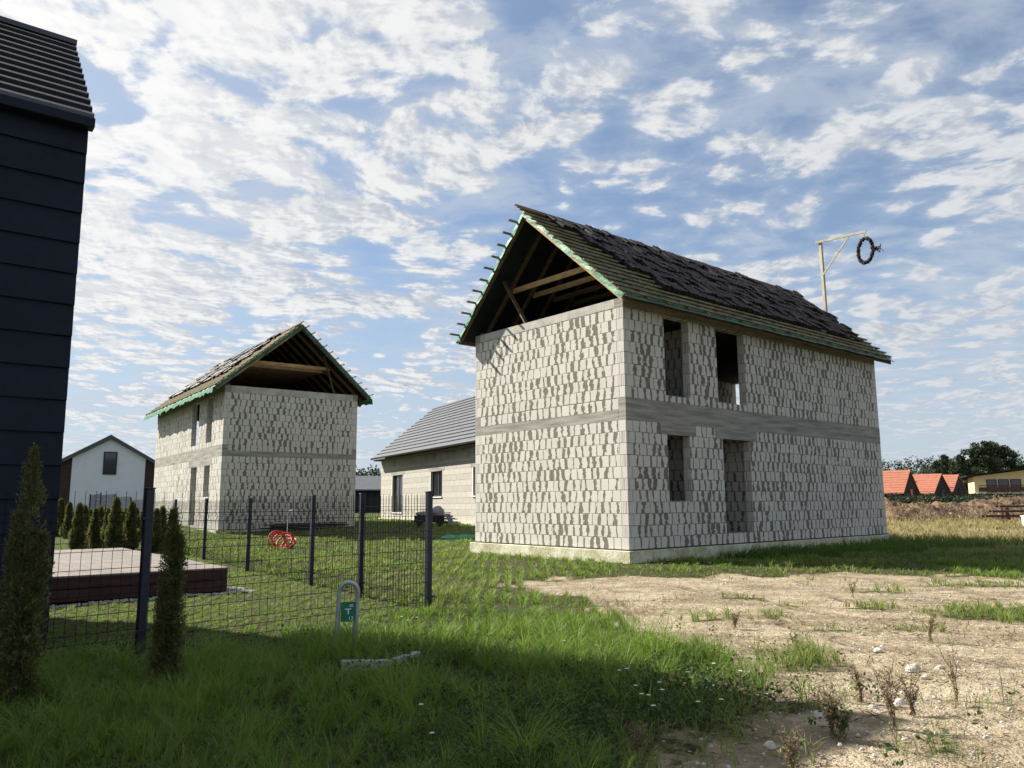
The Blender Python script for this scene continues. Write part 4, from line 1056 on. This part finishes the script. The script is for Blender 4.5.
def make_grass():
    out = {'lush': [], 'lawn': [], 'field': [], 'dryf': []}
    bands = [(3.9,6,3300,.0048),(6,8.5,2700,.0056),(8.5,12,1500,.0075),(12,17,700,.011),(17,24,330,.016),(24,34,120,.026),(34,48,50,.04),(48,66,18,.06)]
    for (y0, y1, dens, wd) in bands:
        X, Y = sample(y0, y1, dens*.72)
        # pull blades into tufts
        cell = .11+.012*y0
        jx = _h(np.floor(X/cell), np.floor(Y/cell), 5)-.5; jy = _h(np.floor(X/cell), np.floor(Y/cell), 9)-.5
        cxx_ = (np.floor(X/cell)+.5+jx*.6)*cell; cyy_ = (np.floor(Y/cell)+.5+jy*.6)*cell
        tuft = _h(np.floor(X/cell), np.floor(Y/cell), 13)
        pull = .25+.5*tuft; X2 = X+(cxx_-X)*pull; Y2 = Y+(cyy_-Y)*pull
        az = np.arctan2(Y2-cyy_, X2-cxx_)+RNG.normal(size=len(X))*.6
        d = dirt(X2, Y2); dn = dryness(X2, Y2); yd = yard(X2, Y2); fb = facade_band(X2, Y2) > .5
        cl = fbm(X2*1.1, Y2*1.1, 101); cl2 = fbm(X2*.45, Y2*.45, 103)
        fg = (~yd) & (Y2 < 12.5)
        bottom_mix = sst(.0, 1.6, X2+.25*(Y2-5))*(1-sst(6.8, 8.0, Y2))   # bare, weedy corner at the bottom centre
        p = np.clip(1-d*1.05, 0.012, 1)*np.where(yd, 1.0, .38+.75*sst(.38, .6, cl))
        p = p*np.where(fg, 1-.72*bottom_mix*sst(.38, .55, cl2+.12*bottom_mix), 1)
        p = np.where(fb, np.maximum(p, .95), p)
        keep = (RNG.random(len(X)) < p) & ~blocked(X2, Y2)
        L = np.where(yd, .05+.03*RNG.random(len(X)), 0)
        Lfg = (.08+.15*sst(.35,.7,cl)+.13*tuft)*(.55+.75*RNG.random(len(X)))
        Lmid = (.07+.10*sst(.4,.7,cl)+.06*tuft)*(.6+.6*RNG.random(len(X)))
        Lfb = (.22+.2*cl)*(.6+.7*RNG.random(len(X)))
        Ld = (.20+.3*cl)*(.5+.8*RNG.random(len(X)))
        big_t = _h(np.floor(X/cell/2.2), np.floor(Y/cell/2.2), 77) < .10
        Lfg = Lfg*np.where(big_t, 1.75, 1.)
        near = 1-sst(8.5, 12.5, Y2)
        L = np.where(yd, L, Lfg*near+Lmid*(1-near)); L = np.where(fb, Lfb, L); L = np.where(dn > .5, Ld, L); L = L*np.where((d > .5) & ~fb, .6, 1)
        # beyond the yard towards the other houses: rough, half-dry meadow
        dry = np.clip((dn*.9)+(~yd)*(Y2 > 12)*(.10+.45*sst(.5,.7,cl2))*RNG.random(len(X))+(d > .3)*.35*RNG.random(len(X))+(RNG.random(len(X)) < .11)*.75, 0, 1)*np.where(fb, .15, 1)
        dry = np.where(yd, RNG.random(len(X))*.15, dry)
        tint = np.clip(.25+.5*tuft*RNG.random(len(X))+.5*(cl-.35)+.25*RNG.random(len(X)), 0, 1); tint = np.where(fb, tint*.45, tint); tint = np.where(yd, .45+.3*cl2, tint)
        lean = np.clip(.25+.75*RNG.random(len(X))+.3*big_t, 0, 1.15); tint = np.where(big_t & fg, np.clip(tint+.25, 0, 1), tint); w = wd*(.7+.6*RNG.random(len(X)))*np.where(yd, .8, 1)
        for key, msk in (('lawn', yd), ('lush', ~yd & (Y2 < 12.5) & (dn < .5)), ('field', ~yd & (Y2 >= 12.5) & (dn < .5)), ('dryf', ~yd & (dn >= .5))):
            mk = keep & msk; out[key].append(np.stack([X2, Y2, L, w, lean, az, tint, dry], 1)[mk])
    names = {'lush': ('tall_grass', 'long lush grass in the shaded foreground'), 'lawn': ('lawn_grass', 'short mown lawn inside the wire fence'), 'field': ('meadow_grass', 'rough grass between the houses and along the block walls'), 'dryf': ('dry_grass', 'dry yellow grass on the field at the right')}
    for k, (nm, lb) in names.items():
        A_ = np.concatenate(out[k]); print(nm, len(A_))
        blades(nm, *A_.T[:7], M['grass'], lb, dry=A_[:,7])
make_grass()

# broad-leaved ground weeds and small white flowers
def ground_weeds():
    X, Y = sample(4.3, 9.5, 120); cl = fbm(X*.8, Y*.8, 201); d = dirt(X, Y)
    bm_ = sst(-1.5, .8, X+.15*(Y-5))*(1-sst(7.5, 9, Y))
    keep = (RNG.random(len(X)) < (.12+.8*bm_*(1-sst(1.2,2.2,X)))*sst(.35,.6,cl)*(1-.93*d)) & ~yard(X, Y)
    X, Y = X[keep], Y[keep]; n = len(X); k = 14
    Xr = np.repeat(X, k)+RNG.normal(size=n*k)*.05; Yr = np.repeat(Y, k)+RNG.normal(size=n*k)*.05; z = terrain(Xr, Yr)+RNG.random(n*k)*.13
    D_ = rand_dir(n*k); D_[:,2] = np.abs(D_[:,2])*.5+.1; D_ /= np.linalg.norm(D_, axis=1)[:,None]
    co = leaf_quads(np.stack([Xr, Yr, z], 1), D_, .02+.035*RNG.random(n*k), .014+.02*RNG.random(n*k))
    o = quads_obj('ground_weeds', co, n*k, RNG.random(n*k), M['weed']); tag(o, 'low broad-leaved weeds among the foreground grass', None, None, 'stuff')
    # dry litter on the soil
    X, Y = sample(4.3, 13, 160); d = dirt(X, Y); bm_ = sst(.0, 1.2, X+.25*(Y-5))*(1-sst(6.8, 8.2, Y))
    cl = fbm(X*1.6, Y*2.2, 205)
    keep = (RNG.random(len(X)) < np.clip(.9*bm_*(1-d)+.55*d*sst(.5,.62,cl), 0, 1)) & ~yard(X, Y); X, Y = X[keep], Y[keep]; n = len(X); k = 3
    Xr = np.repeat(X, k)+RNG.normal(size=n*k)*.03; Yr = np.repeat(Y, k)+RNG.normal(size=n*k)*.03
    D_ = rand_dir(n*k); D_[:,2] = np.abs(D_[:,2])*.35; D_ /= np.linalg.norm(D_, axis=1)[:,None]
    co = leaf_quads(np.stack([Xr, Yr, terrain(Xr, Yr)-.02*dirt(Xr, Yr)+.008], 1), D_, .03+.10*RNG.random(n*k), .004+.008*RNG.random(n*k))
    o = quads_obj('dry_litter', co, n*k, RNG.random(n*k), M['drystalk']); tag(o, 'dry stalks and litter on the bare soil', None, None, 'stuff')
ground_weeds()
def flower(px, py, sc=1.):
    x, y = gp(px, py); r = empty('white_flower', (x, y, tz(x, y)), random.uniform(0,6), 'small white daisy-like flower in the foreground weeds', 'flower', 'white flowers in the foreground')
    h = random.uniform(.13,.22)*sc; b = MB(); b.tube([(0,0,0),(.01,0,h)], .0025, 4); b.build('stem', M['stalkgreen'], r)
    b = MB()
    for k in range(9):
        a = 2*pi*k/9; R_ = .020*sc; b.add([(.01,0,h+.004),(.01+cos(a-.25)*R_*.7, sin(a-.25)*R_*.7, h+.008),(.01+cos(a)*R_, sin(a)*R_, h+.006),(.01+cos(a+.25)*R_*.7, sin(a+.25)*R_*.7, h+.008)], [(0,1,2,3)])
    b.build('petals', M['whitepetal'], r)
M['stalkgreen'] = pm('stalk_green', (.06,.10,.03), .7, .3, 20., 0); M['whitepetal'] = pm('white_petal', (.78,.78,.75), .7, .05, 20., 0)
for p in [(421,731),(432,753),(401,628),(417,634),(636,705),(641,716),(661,702),(650,718),(664,716),(619,696),(596,662),(714,684),(721,724),(627,693),(700,733),(655,735),(690,700),(408,640),(565,655),(742,690)]: flower(*p)
# pebbles and rubble
def pebble(b, x, y, r, z=None):
    zz = tz(x, y)-.02 if z is None else z; n = 6; th = random.uniform(0, 6); vs = []
    for lv, (rr, hh) in enumerate(((1.,0.),(.95,.45),(.5,.85))):
        for k in range(n): a = th+2*pi*k/n; q_ = r*rr*random.uniform(.75,1.15); vs.append((x+cos(a)*q_, y+sin(a)*q_*.8, zz+hh*r*random.uniform(.8,1.1)))
    fs = [tuple(range(12,18))]
    for l in range(2):
        for k in range(n): fs.append((l*n+k, l*n+(k+1)%n, (l+1)*n+(k+1)%n, (l+1)*n+k))
    b.add(vs, fs)
b = MB(); X, Y = sample(4.4, 16, 110); d = dirt(X, Y); c_ = fbm(X*.9, Y*.9, 301)
bm_ = sst(.0, 1.2, X+.25*(Y-5))*(1-sst(6.8, 8.2, Y))
for x, y, dd, cc_, bb in zip(X, Y, d, c_, bm_):
    if random.random() < max(dd*(.25+1.2*max(0, cc_-.5)), .8*bb): pebble(b, x, y, random.choice((.005,.006,.008,.008,.01,.012,.018)))
tag(b.build('pebbles', M['gravel']), 'small pebbles strewn over the sandy soil', None, None, 'stuff')
for i, (px, py, r) in enumerate([(913,668,.075),(925,675,.045),(878,650,.05),(900,700,.05),(818,716,.05),(905,690,.045),(770,745,.05),(790,740,.04),(715,684,.05),(873,706,.045),(940,668,.05),(880,712,.04)]):
    x, y = gp(px, py); b = MB(); pebble(b, 0, 0, r, 0); o = b.build('rubble_stone', M['stone_pale'], None, bevel=r*.08); o.location = (x, y, tz(x, y)-.03)
    tag(o, 'largest white rubble stone, lying on the sand at the right' if i == 0 else 'small pale stone lying loose on the sandy ground', 'stone', None if i == 0 else 'pale stones on the sand')
# dried dock-like weeds
def dried(px, py, H, n, label, green=.0):
    x, y = gp(px, py); r = empty('dried_weed', (x, y, tz(x, y)-.02), random.uniform(0,6), label, 'dried weed', 'dried weeds on the sand')
    b = MB(); C = []
    for k in range(n):
        a = random.uniform(0, 2*pi); l = random.uniform(.15,.55); h = H*random.uniform(.5,1.05); P = [Vector((random.uniform(-.03,.03), random.uniform(-.03,.03), 0))]
        for j in range(1, 6):
            f = j/5; P.append(Vector((cos(a)*l*h*f*f*.8+random.uniform(-.012,.012), sin(a)*l*h*f*f*.8+random.uniform(-.012,.012), h*f)))
        b.tube([tuple(p) for p in P], [.0042,.0038,.0034,.003,.0024,.0015], 4)
        for j in range(2, 6):
            for q_ in range(3):
                if random.random() < .75:
                    aa = random.uniform(0, 2*pi); e = P[j]+Vector((cos(aa)*.05, sin(aa)*.05, random.uniform(.01,.06)))*h*1.6; b.tube([tuple(P[j]), tuple(e)], [.002,.001], 3); C += [e, P[j].lerp(e, .6), P[j]]
                C.append(P[j]+Vector((random.uniform(-.01,.01), random.uniform(-.01,.01), random.uniform(-.04,.0))))
    b.build('stem', M['brownstalk'], r)
    C = np.array([tuple(c) for c in C]); C = np.repeat(C, 2, 0)+RNG.normal(size=(len(C)*2,3))*.010; m_ = len(C)
    D_ = rand_dir(m_); quads_obj('leaves', leaf_quads(C, D_, .010+.022*RNG.random(m_), .004+.008*RNG.random(m_)), m_, RNG.random(m_), M['drystalk'] if green < .5 else M['weed'], r)
M['brownstalk'] = pm('brown_stalk', (.15,.11,.06), .9, .3, 20., 0)
dried(832,735,.34,11,'bushy brown dried weed with green base, at the bottom right'); dried(842,738,.22,9,'short green weed clump beside the bushy dried weed', 1.)
dried(893,728,.44,8,'tall reddish dried weed left of the lone stalk'); dried(912,712,.36,7,'thin dried weed beside the white rubble'); dried(957,698,.42,4,'lone upright dried stalk near the right edge'); 
dried(862,700,.26,5,'small dried weed between the bushy one and the rubble'); dried(796,652,.22,5,'small dried weed on the sand near the middle'); dried(853,596,.45,4,'slender weed at the edge of the house shadow'); dried(735,628,.2,5,'tiny dried weed by the grass patch'); dried(792,768,.25,6,'sparse dried weed at the bottom edge'); dried(640,757,.25,6,'dried weed in the dark soil at the bottom centre'); dried(930,640,.3,5,'thin dried weed on the open sand')

# ------------------------------------------------------------------ sun and sky
SAZ = (-.906, .423); EL = radians(39)
sd_ = Vector((SAZ[0]*cos(EL), SAZ[1]*cos(EL), sin(EL))).normalized()
sl_ = bpy.data.lights.new('sun', 'SUN'); sl_.energy = 5.0; sl_.angle = radians(.5); sl_.color = (1.0, .945, .85)
so = bpy.data.objects.new('sun', sl_); col.objects.link(so); so.rotation_euler = (-sd_).to_track_quat('-Z', 'Y').to_euler(); so.location = (0,0,50)
w = bpy.data.worlds.new('World'); S.world = w; w.use_nodes = True; g = G(w.node_tree)
bg = g.N['Background']
SKYX, SKYY = -13.1, -9.4
sky = g.n('ShaderNodeTexSky', sky_type='NISHITA'); sky.sun_disc = False; sky.sun_elevation = EL; sky.sun_rotation = math.atan2(SAZ[0], SAZ[1]); sky.air_density = 1.0; sky.dust_density = .7; sky.ozone_density = 1.6
gen = g.n('ShaderNodeTexCoord').outputs['Generated']; sx = g.n('ShaderNodeSeparateXYZ'); g.L.new(gen, sx.inputs[0])
zz = g.m('MAXIMUM', sx.outputs[2], 0.)
den = g.m('ADD', zz, .10)
px_ = g.m('DIVIDE', sx.outputs[0], den); py_ = g.m('DIVIDE', sx.outputs[1], den)
cv = g.xyz(px_, py_, 0.)
warp = g.n('ShaderNodeTexNoise'); g.L.new(cv, warp.inputs['Vector']); warp.inputs['Scale'].default_value = 1.1; warp.inputs['Detail'].default_value = 3.
wv = g.n('ShaderNodeVectorMath', operation='SCALE'); g.L.new(warp.outputs['Color'], wv.inputs[0]); wv.inputs['Scale'].default_value = .38
cw = g.n('ShaderNodeVectorMath', operation='ADD'); g.L.new(cv, cw.inputs[0]); g.L.new(wv.outputs[0], cw.inputs[1])
co_ = g.n('ShaderNodeVectorMath', operation='ADD'); g.L.new(cw.outputs[0], co_.inputs[0]); co_.inputs[1].default_value = (SKYX, SKYY, 0)
cwv = co_.outputs[0]
n_big = g.noise(cwv, .75, 2., .5); n_mid = g.noise(cwv, 2.9, 10., .60); n_cell = g.noise(cwv, 13., 7., .60)
vor = g.n('ShaderNodeTexVoronoi', feature='SMOOTH_F1'); g.L.new(cwv, vor.inputs['Vector']); vor.inputs['Scale'].default_value = 9.0; vor.inputs['Smoothness'].default_value = .6
puff = g.m('SUBTRACT', .62, vor.outputs['Distance'])
side = g.mr(px_, -2.0, 2.4, .050, .012, smooth=False)
dsum = g.m('ADD', g.m('ADD', g.m('MULTIPLY', n_mid, .62), g.m('MULTIPLY', puff, .26)), g.m('ADD', g.m('ADD', g.m('MULTIPLY', n_big, .40), g.m('MULTIPLY', n_cell, .26)), side))
dens = g.mr(dsum, .676, .756)
soft = g.mr(dsum, .56, .74)
thick = g.mr(g.m('ADD', g.m('MULTIPLY', n_cell, 1.2), g.m('MULTIPLY', puff, .5)), .42, .86)
hz = g.mr(zz, .0, .36, 1., 0.)
lum = g.n('ShaderNodeVectorMath', operation='DOT_PRODUCT'); g.L.new(gen, lum.inputs[0]); lum.inputs[1].default_value = tuple(sd_)
glow = g.mr(lum.outputs['Value'], .55, 1.0, .0, 1.0)
def shifted(d_):
    a_ = g.n('ShaderNodeVectorMath', operation='ADD'); g.L.new(cwv, a_.inputs[0]); a_.inputs[1].default_value = d_; return a_.outputs[0]
rel1 = g.m('SUBTRACT', n_mid, g.noise(shifted((-.055, .03, 0)), 2.9, 10., .60))
rel2 = g.m('SUBTRACT', n_cell, g.noise(shifted((-.016, .010, 0)), 13., 7., .60))
relief = g.mr(g.m('ADD', rel1, g.m('MULTIPLY', rel2, .6)), -.085, .075)
ccol = g.mix(g.m('ADD', g.m('MULTIPLY', thick, .4), g.m('MULTIPLY', relief, .6)), (4.3,4.9,5.9), (9.6,9.6,9.5))
ccol = g.mix(g.mr(px_, -.6, 1.8, 0., .45), ccol, (5.6,6.1,6.9))
ccol = g.mix(g.m('MULTIPLY', glow, .8), ccol, (12.,11.8,11.4))
tint_ = g.mix(1., sky.outputs[0], (1.05,1.22,1.38), 'MULTIPLY')
base = g.mix(g.mr(hz, 0., 1., .22, .82, smooth=False), tint_, (6.0,6.9,7.9))
base = g.mix(g.m('MULTIPLY', glow, .5), base, (7.,7.8,8.6))
veil = g.mix(g.m('MULTIPLY', soft, .38), base, (6.0,6.8,7.9))
rot = g.n('ShaderNodeMapping'); g.L.new(cwv, rot.inputs[0]); rot.inputs['Rotation'].default_value = (0,0,.7); rot.inputs['Scale'].default_value = (1.,1.7,1.)
thin = g.m('ADD', g.m('MULTIPLY', g.noise(rot.outputs[0], 3.4, 9., .62), .7), g.m('MULTIPLY', g.noise(rot.outputs[0], .9, 2., .5), .45))
thin = g.m('MULTIPLY', g.mr(thin, .535, .70), g.mr(zz, .0, .14, .3, .5))
veil = g.mix(thin, veil, (6.3,6.9,7.8))
fin = g.mix(g.m('MULTIPLY', dens, g.mr(zz, .0, .14, .35, .92)), veil, ccol)
g.L.new(fin, bg.inputs['Color']); bg.inputs['Strength'].default_value = .043
S.view_settings.view_transform = 'Standard'; S.view_settings.look = 'None'; S.view_settings.gamma = 1; S.view_settings.exposure = 1.12; S.view_settings.use_curve_mapping = False
S.render.engine = 'CYCLES'; S.cycles.max_bounces = 6; S.cycles.transparent_max_bounces = 6
try: S.cycles.use_denoising = True
except Exception: pass
